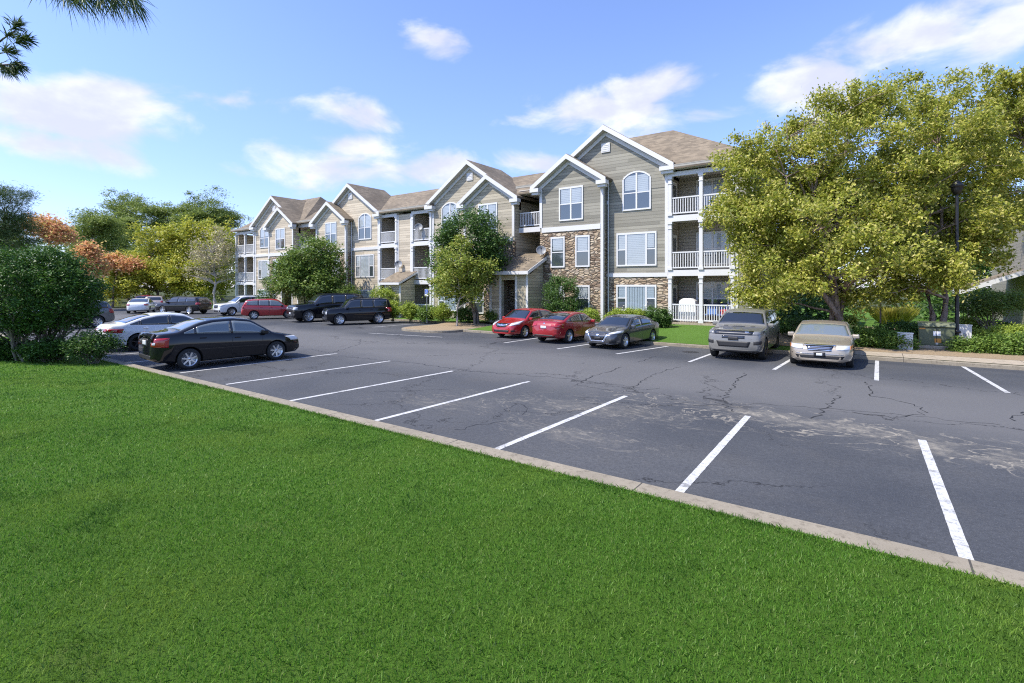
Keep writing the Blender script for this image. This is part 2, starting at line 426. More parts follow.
g = sheet('ground', [-900, -300, -120, -80, -40, 0, 40, 120, 300, 900], [-600, -200, -60, -20, -8, 0, 8, 30, 60, 120, 300, 900], lambda u, v: -.06, 'wild'); tag(g, kind='structure')
lot = sheet('parking_lot', [-72 + 4 * k for k in range(29)], [-.02, 4, 8, 12, 15.6, 19.8, 24], lambda u, v: 0., 'asphalt'); tag(lot, kind='structure')
lawn = sheet('lawn', [-60 + 2 * k for k in range(50)], [-24 + .5 * k for k in range(48)] + [-.34], ground_z, 'lawn'); tag(lawn, kind='structure')
# near kerb: low concrete edging between lawn and lot
mb = MB()
mb.box(-72, 40, -.37, -.004, -.05, .112)
k = obj('near_kerb', mb, 'kerb', bevel=.02); tag(k, kind='structure')
# far ground: lawn in front of the right wing
fl = sheet('far_lawn', [-19.4 + .9 * k for k in range(48)], [15.66, 16, 17, 18, 19, 20, 21, 22, 24, 30, 40, 60], ground_z, 'lawn_far'); tag(fl, kind='structure')
fl2 = sheet('planting_strip', [-72 + 1.8 * k for k in range(29)] + [-19.4], [19.76, 20.4, 21, 22, 24, 30, 40], ground_z, 'lawn_far'); tag(fl2, kind='structure')
mb = MB(); mb.box(-19.4, 40, 15.5, 15.66, -.05, .125); mb.box(-72, -23.2, 19.6, 19.76, -.05, .125); mb.box(-19.56, -19.4, 15.5, 19.76, -.05, .125)
k = obj('far_kerb', mb, 'kerb', bevel=.02); tag(k, kind='structure')
# sidewalk and pine straw by the utility boxes
w = sheet('sidewalk', [-1.6 + 2 * k for k in range(16)], [15.67, 16.2, 17.0], lambda u, v: ground_z(u, v) + .008, 'walk'); tag(w, kind='structure')
w = sheet('pine_straw_bed', [-4.8 + 1 * k for k in range(33)], [17.0, 18, 19, 20, 21, 22, 23, 24, 26, 28, 31], lambda u, v: ground_z(u, v) + .012, 'straw'); tag(w, kind='structure')
w = sheet('entry_walk', [-21.4, -20.4, -19.4, -18.5], [19.8, 20.6, 21.6, 22.5], lambda u, v: ground_z(u, v) + .02, 'walk'); tag(w, kind='structure')
# planted island with the young tree
def outline_island():
    pts = [(-19.56, 19.7), (-19.56, 16.2)]
    for k in range(9):
        a = R(0 - 90 * k / 8); pts.append((-20.9 + 1.3 * math.cos(a), 15.2 + 1.3 * math.sin(a)))
    for k in range(9):
        a = R(-90 - 90 * k / 8); pts.append((-22.3 + 1.3 * math.cos(a), 15.2 + 1.3 * math.sin(a)))
    pts += [(-23.6, 17.5), (-24.4, 19.7)]
    return pts
isl = outline_island()
mb = MB(); mb.prism(isl, 'z', -.05, .125)
k = obj('island_kerb', mb, 'kerb', bevel=.02); tag(k, kind='structure')
ic = Vector((sum(p[0] for p in isl) / len(isl), sum(p[1] for p in isl) / len(isl)))
mb = MB(); mb.prism([(ic.x + (p[0] - ic.x) * .9, ic.y + (p[1] - ic.y) * .92) for p in isl], 'z', .0, .135)
k = obj('island_mulch', mb, 'straw'); tag(k, kind='structure')

# painted bay lines (each its own mark on the lot)
def line_mark(a, b, w=.10):
    a = Vector(a); b = Vector(b); d = (b - a).normalized(); n = Vector((-d.y, d.x)) * w / 2
    mb = MB(); K = 60; V = []
    for i in range(K + 1):
        p = a.lerp(b, i / K); j0, j1 = random.uniform(.95, 1.03), random.uniform(.95, 1.03); V += [(p.x + n.x * j0, p.y + n.y * j0, .004), (p.x - n.x * j1, p.y - n.y * j1, .004)]
    mb.add(V, [(2 * i, 2 * i + 1, 2 * i + 3, 2 * i + 2) for i in range(K)])
    o = obj('bay_line', mb, 'paint', fixn=False); tag(o, kind='structure'); return o
def gnd(px, py, z=0.):
    t = (CAMH - z) * FPX / (py - HOR); p = at(px, py, t); return (p.x, p.y)
NEAR = [((972, 574), (922, 440)), ((675, 497), (748, 416)), ((490, 452), (626, 396)), ((371, 422), (529, 381.5)), ((287, 401.5), (453, 371)), ((226, 384.5), (390, 361)), ((180, 373), (337, 353.5))]
for (a, b) in NEAR: line_mark(gnd(*a), gnd(*b), .115)
for u in (-20.9, -23.6, -26.4, -29.1, -31.9, -34.6, -37.4, -40.1): line_mark((u - .1, .06), (u + .1, 5.1))
for (a, b) in (((504, 343), (531, 339)), ((557, 349), (592, 344)), ((616.4, 354), (664, 346)), ((689, 362), (709, 355)), ((773.8, 369.8), (793, 358.5)), ((876.5, 380.5), (877, 364)), ((1008, 393), (973, 373))):
    p = gnd(*a); q = gnd(*b); q = (q[0] + (q[0] - p[0]) * .3, 15.4); line_mark(p, q, .11)
for u in (4.4, 7.1): line_mark((u, 10.9), (u, 15.4))
for u in (-26.2, -29.2, -32.6, -36.2, -39.6, -43., -46.4): line_mark((u, 14.6), (u, 19.4))
line_mark((-23.2, 11.9), (-18.4, 12.6), .09)
# tar sealed cracks, read off as wandering ribbons
def crack(pts, w=.06, wig=.24):
    w *= .55
    P = [Vector((*gnd(*p), 0)) for p in pts]; Q = []
    for i in range(len(P) - 1):
        K = max(3, int((P[i + 1] - P[i]).length / .14))
        for j in range(K):
            q = P[i].lerp(P[i + 1], j / K); Q.append(q + Vector((random.uniform(-wig, wig), random.uniform(-wig, wig), 0)) * .35)
    Q.append(P[-1]); V = []
    for i, q in enumerate(Q):
        d = (Q[min(i + 1, len(Q) - 1)] - Q[max(0, i - 1)]).normalized(); n = Vector((-d.y, d.x, 0)) * w * random.uniform(.25, 1.3) / 2
        V += [(q.x + n.x, q.y + n.y, .0022), (q.x - n.x, q.y - n.y, .0022)]
    mb = MB(); mb.add(V, [(2 * i, 2 * i + 1, 2 * i + 3, 2 * i + 2) for i in range(len(Q) - 1)])
    o = obj('crack_sealant', mb, 'tar', lot, fixn=False)
crack([(576, 385), (590, 377), (607, 372), (622, 367)]); crack([(576, 385), (620, 392), (660, 388)], .04)
crack([(634, 388), (645, 380), (662, 371), (681, 367)]); crack([(730, 412), (724, 400), (733, 386), (745, 373)], .07)
crack([(815, 418), (826, 407), (842, 395)], .06); crack([(868, 382), (872, 396), (905, 402), (926, 408), (920, 414), (896, 418), (852, 412)], .06)
crack([(1010, 420), (1024, 412)], .08); crack([(505, 411), (518, 403), (528, 407), (522, 415)], .035); crack([(456, 431), (490, 423), (515, 421)], .05)
crack([(300, 357), (340, 356), (420, 364), (470, 371)], .06); crack([(330, 353), (358, 345), (362, 339)], .05); crack([(310, 349), (330, 353)], .05)
crack([(375, 392), (410, 391), (450, 389)], .04); crack([(640, 362), (656, 356)], .05); crack([(470, 371), (560, 378), (640, 388)], .05)
crack([(690, 405), (760, 404), (850, 410), (1000, 425)], .03)
mb = MB(); mb.lathe([(0, .006), (.30, .006), (.31, .003)], (-6.6, 14.0, 0), 'z', 24)
o = obj('manhole_cover', mb, 'tar', fixn=True); tag(o, 'dark round manhole cover set in the asphalt beside the grey suv', 'manhole cover')

# grass blades on the near lawn
def blades(n, uf, hmin, hmax, wd, zf):
    P = uf(n); n = len(P)
    z = np.array([zf(a, b) for a, b in P])
    ang = rng.uniform(0, 2 * np.pi, n); lean = np.clip(rng.normal(0, .7, n), -1.3, 1.3); la = rng.uniform(0, 2 * np.pi, n)
    h = rng.uniform(hmin, hmax, n); w = wd * rng.uniform(.6, 1.3, n)
    dx, dy = np.cos(ang) * w, np.sin(ang) * w
    b = np.stack([P[:, 0], P[:, 1], z], 1)
    tip = b + np.stack([np.cos(la) * lean * h, np.sin(la) * lean * h, h], 1)
    mid = b + np.stack([np.cos(la) * lean * h * .3, np.sin(la) * lean * h * .3, h * .6], 1)
    d = np.stack([dx, dy, np.zeros(n)], 1)
    V = np.stack([b - d, b + d, mid + d * .8, tip, mid - d * .8], 1).reshape(-1, 3)
    F = (np.arange(n)[:, None] * 5 + np.array([0, 1, 2, 3, 4])[None]).astype(np.int32)
    return V, F
def lawn_points(t0, t1, dens, edge=-.37):
    def f(n):
        n = int(dens * (t1 * t1 - t0 * t0) * 1.4)
        t = np.sqrt(rng.uniform(t0 * t0, t1 * t1, n)); X = rng.uniform(-1.4, 1.4, n) * t
        Xa = X - TX; Z = t - TY
        P = np.stack([CC * Xa + SS * Z, -SS * Xa + CC * Z], 1)
        clump = rng.normal(0, .012, P.shape)
        return (P + clump)[P[:, 1] < edge]
    return f
parts = []
for (t0, t1, dens, h0, h1, wd) in ((2.2, 5.5, 5200, .014, .036, .0024), (5.5, 9, 2500, .015, .038, .0036), (9, 14, 900, .018, .042, .006), (14, 24, 260, .02, .05, .010)):
    parts.append(blades(0, lawn_points(t0, t1, dens), h0, h1, wd, ground_z))
# ragged fringe over the kerb
def fringe(n):
    u = rng.uniform(-26, 4.5, 26000); v = -.37 - np.abs(rng.normal(0, .05, 26000)) + rng.normal(0, .035, 26000)
    return np.stack([u, v], 1)
parts.append(blades(0, fringe, .02, .06, .004, lambda a, b: .10))
off = 0; Vs = []; Fs = []
for V, F in parts: Vs.append(V); Fs.append(F + off); off += len(V)
o = np_obj('grass', np.concatenate(Vs), np.concatenate(Fs), 'grassblade'); tag(o, 'short green turf blades covering the near lawn', 'grass', kind='stuff')
# ------------------------------------------------------------------ apartment building
F0 = 22.5            # main facade plane
FB = 21.93           # projecting bays
APT = thing('apartment_building', (-32, F0, .1), 'long three storey apartment building with siding in cream to greyer tones, stone bases, gables and balconies', 'apartment building')
def bo(name, mb, m, parent=None, **k): return obj(name, mb, m, parent or APT, world=True, **k)
def wall_box(*a): return MB().box(*a)

def window(ua, ub, za, zb, v, cols=2, rows=1, arch=False, blind=.5, sash=True, parts=None, curtain=False):
    """framed window on a wall plane v (facing -v); returns the frame part with pane and blind as sub-parts"""
    t = .09; fr = MB(); w = ub - ua
    if not arch:
        fr.box(ua - t, ub + t, v - .055, v - .002, zb, zb + t * 1.25); fr.box(ua - t, ub + t, v - .065, v - .002, za - t, za)
        fr.box(ua - t, ua, v - .055, v - .002, za, zb); fr.box(ub, ub + t, v - .055, v - .002, za, zb)
    else:
        rise = w * .22; zs = zb - rise
        fr.box(ua - t, ub + t, v - .065, v - .002, za - t, za); fr.box(ua - t, ua, v - .055, v - .002, za, zs); fr.box(ub, ub + t, v - .055, v - .002, za, zs)
        rad = (w * w / 4 + rise * rise) / (2 * rise); cz = zb - rad; cu = (ua + ub) / 2; am = math.asin(w / 2 / rad); K = 10
        for k in range(K):
            a0, a1 = -am + 2 * am * k / K, -am + 2 * am * (k + 1) / K
            fr.prism([(cu + rad * math.sin(a0), cz + rad * math.cos(a0)), (cu + rad * math.sin(a1), cz + rad * math.cos(a1)), (cu + (rad + t) * math.sin(a1), cz + (rad + t) * math.cos(a1)), (cu + (rad + t) * math.sin(a0), cz + (rad + t) * math.cos(a0))], 'y', v - .055, v - .002)
    cuts = parts or [k / cols for k in range(1, cols)]
    for c in cuts: fr.box(ua + w * c - .05, ua + w * c + .05, v - .05, v - .003, za, zb - (.02 if arch else 0))
    ed = [0] + list(cuts) + [1]
    if sash:
        zm = (za + zb) / 2 - (.12 if arch else 0)
        for a, b in zip(ed[:-1], ed[1:]):
            if parts and (b - a) > .4: continue
            fr.box(ua + w * a, ua + w * b, v - .04, v - .003, zm - .03, zm + .03)
    f = bo('window_frame', fr, 'vinyl')
    pn = MB()
    if arch:
        rise = w * .22; rad = (w * w / 4 + rise * rise) / (2 * rise); cz = zb - rad; cu = (ua + ub) / 2; am = math.asin(w / 2 / rad)
        out = [(ua, za), (ub, za)] + [(cu + rad * math.sin(am - 2 * am * k / 10), cz + rad * math.cos(am - 2 * am * k / 10)) for k in range(11)]
        pn.prism(out, 'y', v - .022, v - .001)
    else: pn.box(ua, ub, v - .022, v - .001, za, zb)
    obj('pane', pn, 'pane', f, world=True)
    if blind:
        bl = MB()
        for a, b in zip(ed[:-1], ed[1:]):
            full = parts and (b - a) > .4
            z0 = za if full else zb - (zb - za) * blind * random.uniform(.85, 1.1)
            z1 = zb - (w * .10 if arch else 0)
            x0, x1 = ua + w * a + .06, ua + w * b - .06
            n = max(4, int((z1 - z0) / .10))
            if curtain and full:
                n = 7
                for k in range(n): bl.box(x0 + (x1 - x0) * k / n + .012, x0 + (x1 - x0) * (k + 1) / n - .012, v - .027, v - .0215, z0, z1)
            else:
                for k in range(n): bl.box(x0, x1, v - .027, v - .0215, z0 + (z1 - z0) * k / n + .008, z0 + (z1 - z0) * (k + 1) / n)
        obj('curtain' if curtain else 'blind', bl, 'curtain' if curtain else 'blind', f, world=True)
    return f

def railing(ua, ub, v, z, h=1.02):
    mb = MB(); mb.box(ua, ub, v - .045, v + .045, z + h - .07, z + h); mb.box(ua, ub, v - .03, v + .03, z + .10, z + .17)
    n = max(3, int((ub - ua) / .125))
    for k in range(n):
        u = ua + (ub - ua) * (k + .5) / n; mb.box(u - .02, u + .02, v - .02, v + .02, z + .17, z + h - .07)
    return bo('railing', mb, 'vinyl')

def column(u, v, z0, z1, w=.095):
    mb = MB(); mb.box(u - w, u + w, v - w, v + w, z0, z1)
    mb.box(u - w - .04, u + w + .04, v - w - .04, v + w + .04, z0 + .003, z0 + .16); mb.box(u - w - .04, u + w + .04, v - w - .04, v + w + .04, z1 - .14, z1 - .003)
    mb.box(u - w - .025, u + w + .025, v - w - .025, v + w + .025, z1 - .42, z1 - .37)
    return bo('column', mb, 'trim')

def gable_front(uc, half, v, zpk, slope, sid, zwall, ul, ur, over=.38, back=26.3, ret=.8):
    """pentagon gable wall cap, sloped roof running back, rake boards and cornice returns; zpk = top of roof at the peak"""
    zw = zpk - .26
    ze = zpk - slope * half
    # wall triangle
    pl = [(ul, zwall), (ur, zwall), (ur, min(zw - slope * (ur - uc), zw)), (uc, zw), (ul, zw - slope * (uc - ul))]
    mb = MB(); mb.prism(pl, 'y', v, v + .2); bo('gable_wall', mb, sid)
    rf = MB(); th = .14
    for s in (-1, 1):
        rf.prism([(uc, zpk - th), (uc + s * half, ze - th), (uc + s * half, ze), (uc, zpk)], 'y', v - over, back)
    r = bo('gable_roof', rf, 'shingle')
    tr = MB()
    for s in (-1, 1):
        # white rake fascia just proud of the roof edge, a shadow board and an inner frieze
        tr.prism([(uc, zpk - .33), (uc + s * half, ze - .33), (uc + s * half, ze - .03), (uc, zpk - .03)], 'y', v - over - .05, v - over - .004)
        tr.prism([(uc, zpk - .62), (uc + s * (half - .42), ze + slope * .42 - .62), (uc + s * (half - .42), ze + slope * .42 - .36), (uc, zpk - .36)], 'y', v - .07, v - .004)
        # cornice return
        a, b = uc + s * (half + .02), uc + s * (half - ret)
        tr.box(min(a, b), max(a, b), v - over - .06, v - .006, ze - .40, ze - .17)
        a, b = uc + s * (half - .06), uc + s * (half - ret + .06)
        tr.box(min(a, b), max(a, b), v - over + .06, v - .008, ze - .56, ze - .402)
    obj('rake_trim', tr, 'trim', r, world=True)
    so = MB()
    for s in (-1, 1):
        so.prism([(uc, zpk - .345), (uc + s * half, ze - .345), (uc + s * half, ze - .16), (uc, zpk - .16)], 'y', v - over, v - .01)
    obj('soffit', so, 'soffit', r, world=True)
    return r

def hip_roof(u0, u1, v0, v1, ze, zr, ru0, ru1, sid='shingle', gut=True):
    vm = (v0 + v1) / 2
    mb = MB(); mb.add([(u0, v0, ze), (u1, v0, ze), (u1, v1, ze), (u0, v1, ze), (ru0, vm, zr), (ru1, vm, zr)],
                      [(0, 1, 5, 4), (1, 2, 5), (2, 3, 4, 5), (3, 0, 4), (0, 3, 2, 1)])
    r = bo('hip_roof', mb, sid)
    return r
def gutter(ua, ub, v, z, r=None):
    mb = MB(); mb.box(ua, ub, v - .12, v - .004, z - .15, z - .004); mb.box(ua, ub, v - .13, v - .10, z - .03, z + .006)
    return bo('gutter', mb, 'gutter')

def balcony(ua, ub, dz, v=F0, depth=1.9, sid='siding_dark', levels=(0, 1, 2), mids=(), side_door=None, ztop=8.58, win=True, rails=(0, 1, 2)):
    D = [.12 + dz, 3.0 + dz, 6.05 + dz]; T = ztop + dz; vb = v + depth
    bo('balcony_back_wall', wall_box(ua, ub, vb, vb + .15, .1, T), sid)
    bo('balcony_ceiling', wall_box(ua, ub, v + .12, vb - .003, T - .06, T), 'soffit')
    for L in levels:
        z = D[L]
        if L:
            bo('balcony_floor', wall_box(ua, ub, v + .09, vb - .004, z - .2, z), 'soffit')
            bo('balcony_fascia', wall_box(ua + .002, ub - .002, v - .06, v + .088, z - .30, z + .03), 'trim')
        else:
            bo('porch_slab', wall_box(ua, ub, v - .15, vb - .004, -.05, z), 'walk')
        zt = (D[L + 1] - .30 if L < 2 else T - .30)
        edges = [ua + .11] + list(mids) + [ub - .11]
        for u in edges: column(u, v, z + (.03 if L else 0), zt)
        if L in rails:
            for a, b in zip(edges[:-1], edges[1:]): railing(a + .11, b - .11, v, z + (.03 if L else 0))
        if win:
            w = ub - ua; c = (ua + ub) / 2 + (.15 if w > 3 else 0)
            hw = .82 if w > 3 else .55
            window(c - hw, c + hw, z + (.45 if w > 3 else .1), z + 2.15, vb, cols=2 if w > 3 else 1, blind=.55)
            lt = MB(); lt.box(ub - .62, ub - .48, vb - .14, vb - .004, z + 1.75, z + 2.05); bo('porch_lamp', lt, 'dark')
        if side_door is not None:
            # glazed door in the side wall of the recess
            u = ua if side_door < 0 else ub; s = 1 if side_door < 0 else -1
            f = MB(); x0, x1 = sorted((u + s * .004, u + s * .05)); f.box(x0, x1, v + .45, v + 1.4, z + .03, z + 2.1)
            d = bo('balcony_door', f, 'door'); g = MB(); x0, x1 = sorted((u + s * .051, u + s * .058)); g.box(x0, x1, v + .66, v + 1.19, z + 1.05, z + 1.9)
            obj('glazing', g, 'pane', d, world=True)
    bo('balcony_beam', wall_box(ua - .0, ub + .0, v - .075, v + .115, T - .30, T - .061), 'trim')

def light_box(x0, x1, y0, y1, z0, z1, m): return bo('wall', wall_box(x0, x1, y0, y1, z0, z1), m)

def wing(pk, s, dz, sid, zbig, zsmall, stone_main, band_main, seed):
    """one gabled wing: s=+1 has its balcony side to the right; offsets l are measured from the big gable peak towards the balcony"""
    random.seed(seed)
    U = lambda l: pk + s * l
    def span(l0, l1): return tuple(sorted((U(l0), U(l1))))
    base = .05
    a, b = span(-4.39, 3.82); zt = 8.35 + dz
    ba, bb = span(-4.39, .08)
    ma, mb_ = span(.08, 3.82)
    # main facade beside the bay
    if stone_main:
        light_box(ma, mb_, F0, F0 + .2, base, 2.68 + dz, 'stone'); light_box(ma, mb_, F0 + .02, F0 + .2, 2.682 + dz, zt, sid)
        bo('band_board', wall_box(ma + (.0), mb_, F0 - .05, F0 + .018, 2.67 + dz, 2.90 + dz), 'trim')
    else:
        light_box(ma, mb_, F0 + .02, F0 + .2, base, zt, sid)
        bo('band_board', wall_box(ma, mb_, F0 - .05, F0 + .018, 5.68 + dz, 5.92 + dz), 'trim')
    # hidden part of the main facade behind the bay's gable
    light_box(ba, bb, F0 + .02, F0 + .2, 8.0 + dz, zt - .002, sid)
    # side and back walls
    light_box(a, b, 29.6, 29.8, base, zt, sid)
    ea = U(-4.39); x0, x1 = sorted((ea, ea + s * .2))
    light_box(x0, x1, FB + .21, 29.59, base, zt - .004, sid)      # towards the breezeway
    eb = U(3.82); x0, x1 = sorted((eb, eb - s * .2))
    light_box(x0, x1, F0 + .205, 29.59, base, zt - .004, 'siding_dark')
    # bay
    zb = 5.58 + dz
    light_box(ba, bb, FB, FB + .2, base, zb + .02, 'stone'); light_box(ba, bb, FB + .015, FB + .2, zb + .022, 8.5 + dz, sid)
    ea2 = U(.08); x0, x1 = sorted((ea2, ea2 - s * .2))
    light_box(x0, x1, FB + .205, F0 - .003, base, zb + .018, 'stone'); light_box(x0, x1, FB + .205, F0 - .003, zb + .022, 8.4 + dz, sid)
    bo('band_board', wall_box(ba + .15, bb - .15, FB - .05, FB + .013, zb, zb + .31), 'trim')
    # corner boards
    for l, v in ((-4.39, FB), (.08, FB), (3.82, F0)):
        u = U(l); inw = -s if l > 0 else s
        x0, x1 = sorted((u, u + inw * .17))
        z0 = base if l > -4 else zb
        if v == FB and l > 0:
            x0, x1 = sorted((u - s * .02, u + s * .16))
            bo('corner_board', wall_box(*sorted((u + s * .02, u - s * .15)), FB - .03, FB - .002, base, 8.5 + dz), 'trim'); bo('corner_board', wall_box(*sorted((u + s * .004, u + s * .022)), FB - .001, FB + .15, base, 8.5 + dz), 'trim')
        elif v == FB:
            bo('corner_board', wall_box(x0 - .02, x1, FB - .03, FB + .012, zb + .312, 8.4 + dz), 'trim')
        else:
            bo('corner_board', wall_box(x0, x1, F0 - .03, F0 + .017, (2.905 if stone_main else base) + dz, 8.6 + dz), 'trim')
    # downspout beside the bay
    p = MB(); ud = U(.08) + s * .12; p.path([(ud, F0 - .08, 8.6 + dz), (ud, F0 - .08, .3)], .045, 6); bo('downspout', p, 'trim')
    # gables
    gable_front(pk, 4.26, F0, zbig, .672, sid, zt - .6, a, b)
    sc_ = U(-2.23); gable_front(sc_, 2.66, FB, zsmall, .66, sid, 8.2 + dz, ba, bb, back=24.5, ret=.62)
    v_ = MB(); v_.box(pk - .28, pk + .28, F0 - .06, F0 - .002, 10.27 + dz, 10.83 + dz)
    for k in range(4): v_.box(pk - .22, pk + .22, F0 - .075, F0 - .061, 10.33 + dz + k * .115, 10.40 + dz + k * .115)
    bo('gable_vent', v_, 'trim')
    # windows
    window(*span(1.17, 2.74), 6.68 + dz, 8.80 + dz, F0 + .02, arch=True, blind=.55)
    t = [.23, .77]
    window(*span(.79, 3.07), 3.40 + dz, 5.18 + dz, F0 + .02, parts=t, blind=.5)
    window(*span(.79, 3.07), .75 + dz, 2.10 + dz, F0 if stone_main else F0 + .02, parts=t, blind=.5, curtain=True)
    window(*span(-2.86, -1.34), 6.32 + dz, 8.22 + dz, FB + .015, blind=.5)
    for l0, l1 in ((-3.46, -2.62), (-1.68, -.88)):
        window(*span(l0, l1), 3.40 + dz, 5.14 + dz, FB, cols=1, blind=.5); window(*span(l0, l1), .70 + dz, 2.08 + dz, FB, cols=1, blind=.5)

def breezeway(ua, ub, dz0, dz1, sid, pdz, po=True):
    dz = (dz0 + dz1) / 2
    bo('breezeway_back_wall', wall_box(ua, ub, 28.0, 28.15, .1, 8.3), 'siding_dark')
    for z in (3.0 + dz, 6.05 + dz):
        bo('breezeway_floor', wall_box(ua + .003, ub - .003, F0 + .1, 27.99, z - .2, z), 'soffit')
        bo('breezeway_fascia', wall_box(ua + .003, ub - .003, F0 - .05, F0 + .098, z - .30, z + .03), 'trim'); railing(ua + .05, ub - .05, F0, z + .03)
    bo('breezeway_ceiling', wall_box(ua + .002, ub - .002, F0 + .1, 27.98, 8.30 + dz, 8.36 + dz), 'soffit')
    bo('breezeway_beam', wall_box(ua + .002, ub - .002, F0 - .06, F0 + .098, 8.28 + dz, 8.62 + dz), 'trim')
    gutter(ua, ub, F0 - .3, 8.86 + dz)
    mb = MB(); mb.box(ua + .2, ub - .2, 24.8, 27.6, .02, .14 + dz)
    bo('breezeway_slab', mb, 'walk')

def portico(ua, ub, oa, ob, vf, zg, zlow, zhigh, sid):
    vb = FB - .01 + .55
    light_box(ua, oa, vf, vf + .3, zg - .2, zlow - .18, sid); light_box(ob, ub, vf, vf + .3, zg - .2, zlow - .18, sid)
    light_box(oa, ob, vf, vf + .3, 2.62 + zg, zlow - .181, sid)
    mb = MB(); mb.prism([(vf + .302, zg - .2), (vb, zg - .2), (vb, zhigh - .25), (vf + .302, zlow - .2)], 'x', ub - .18, ub); bo('portico_side_wall', mb, sid)
    mb = MB(); mb.prism([(vf + .302, zg - .2), (vb, zg - .2), (vb, zhigh - .25), (vf + .302, zlow - .2)], 'x', ua, ua + .18); bo('portico_side_wall', mb, sid)
    for a, b in ((ua - .02, ua + .14), (oa - .14, oa + .02), (ob - .02, ob + .14), (ub - .14, ub + .02)):
        bo('corner_board', wall_box(a, b, vf - .03, vf - .002, zg - .1, zlow - .2), 'trim')
    rf = MB(); rf.prism([(vf - .4, zlow - .12), (vb + .1, zhigh - .12), (vb + .1, zhigh), (vf - .4, zlow)], 'x', ua - .25, ub + .25)
    r = bo('portico_roof', rf, 'shingle')
    tr = MB(); tr.box(ua - .25, ub + .25, vf - .45, vf - .404, zlow - .22, zlow - .01)
    for u0, u1 in ((ub + .252, ub + .29), (ua - .29, ua - .252)):
        tr.prism([(vf - .45, zlow - .24), (vb + .1, zhigh - .22), (vb + .1, zhigh - .01), (vf - .45, zlow - .03)], 'x', u0, u1)
    tr.box(ua - .04, ub + .04, vf - .39, vf - .032, zlow - .24, zlow - .19)
    obj('fascia', tr, 'trim', r, world=True)
    st = MB()
    for k in range(9): st.box(oa - .3, ob + .5, 23.0 + k * .3, 23.3 + k * .3, zg - .15, zg + .17 * (k + 1))
    bo('stair', st, 'siding_dark')
    hr = MB(); hr.path([(ob - .08, 21.3, zg + .95), (ob - .08, 22.9, zg + 1.0), (ob - .08, 25.6, zg + 2.6)], .03, 6); hr.path([(ob - .08, 21.3, zg - .1), (ob - .08, 21.3, zg + .95)], .03, 6)
    bo('handrail', hr, 'dark')

DZ = .42
PK = [-14.18, -25.0, -38.89, -51.44]
wing(PK[0], 1, DZ, 'siding_greyer', 12.30, 10.77, True, False, 1)
wing(PK[1], -1, 0., 'siding_mid', 11.74, 10.30, False, True, 2)
wing(PK[2], 1, 0., 'siding_cream', 11.66, 10.20, False, True, 3)
wing(PK[3], -1, 0., 'siding_cream', 11.86, 10.42, False, True, 4)
# right end: balconies, end strip
UB0, UB1 = PK[0] + 3.82, -6.81
balcony(UB0 + .02, UB1, DZ, mids=((UB0 + UB1) / 2 + .05,), side_door=-1)
light_box(UB1 + .002, -5.94, F0 + .01, F0 + .2, .05, 8.5 + DZ, 'siding_greyer'); light_box(-6.14, -5.942, F0 + .205, 29.6, .05, 8.5 + DZ, 'siding_greyer')
light_box(UB1 + .002, UB1 + .19, F0 + .21, 24.5, .05, 8.45 + DZ, 'siding_dark')
bo('corner_board', wall_box(-6.12, -5.92, F0 - .03, F0 + .009, .05, 8.5 + DZ), 'trim')
bo('corner_board', wall_box(UB1 + .004, UB1 + .16, F0 - .03, F0 + .009, .05, 8.5 + DZ), 'trim')
light_box(UB0, -5.95, 29.6, 29.8, .05, 8.5 + DZ, 'siding_greyer')
bo('frieze', wall_box(UB1 - .0, -5.9, F0 - .08, F0 + .008, 8.30 + DZ, 8.56 + DZ), 'trim')
# middle: two narrow balconies with a wall panel and storage shed between wings two and three
MA, MBR = PK[2] + 3.82, PK[1] - 3.82
balcony(MBR - 2.28, MBR - .02, 0., sid='siding_dark'); balcony(MA + .02, MA + 2.28, 0., sid='siding_dark')
light_box(MA + 2.282, MBR - 2.282, F0 + .01, F0 + .2, .05, 8.4, 'siding_cream')
for u in (MA + 2.282, MBR - 2.282 - .16): bo('corner_board', wall_box(u, u + .16, F0 - .03, F0 + .009, .05, 8.35), 'trim')
for u in (MA + 2.284, MBR - 2.282 - .18): light_box(u, u + .18, F0 + .21, 24.4, .05, 8.38, 'siding_dark')
gutter(MA - .1, MBR + .1, F0 - .3, 8.86)
mb = MB(); mb.box(MA + .0, MBR, F0 - .32, F0 + .3, 8.62, 8.70); bo('eave_soffit', mb, 'soffit')
# storage shed with its lean-to roof
sa, sb = -32.55, -30.75
light_box(sa, sb, 21.0, 21.2, .05, 2.75, 'siding_cream')
for u0 in (sa, sb - .18):
    mb = MB(); mb.prism([(21.202, .05), (F0 + .0, .05), (F0, 3.35), (21.202, 2.72)], 'x', u0, u0 + .18); bo('shed_wall', mb, 'siding_cream')
for u0 in (sa - .02, sb - .14): bo('corner_board', wall_box(u0, u0 + .16, 20.97, 20.998, .05, 2.72), 'trim')
mb = MB(); mb.prism([(20.6, 2.74), (F0 - .004, 3.62), (F0 - .004, 3.74), (20.6, 2.86)], 'x', sa - .25, sb + .25); r = bo('shed_roof', mb, 'shingle')
mb = MB(); mb.prism([(20.57, 2.66), (F0 - .006, 3.56), (F0 - .006, 3.70), (20.57, 2.80)], 'x', sb + .252, sb + .285); mb.box(sa - .25, sb + .25, 20.56, 20.597, 2.66, 2.83); obj('fascia', mb, 'trim', r, world=True)
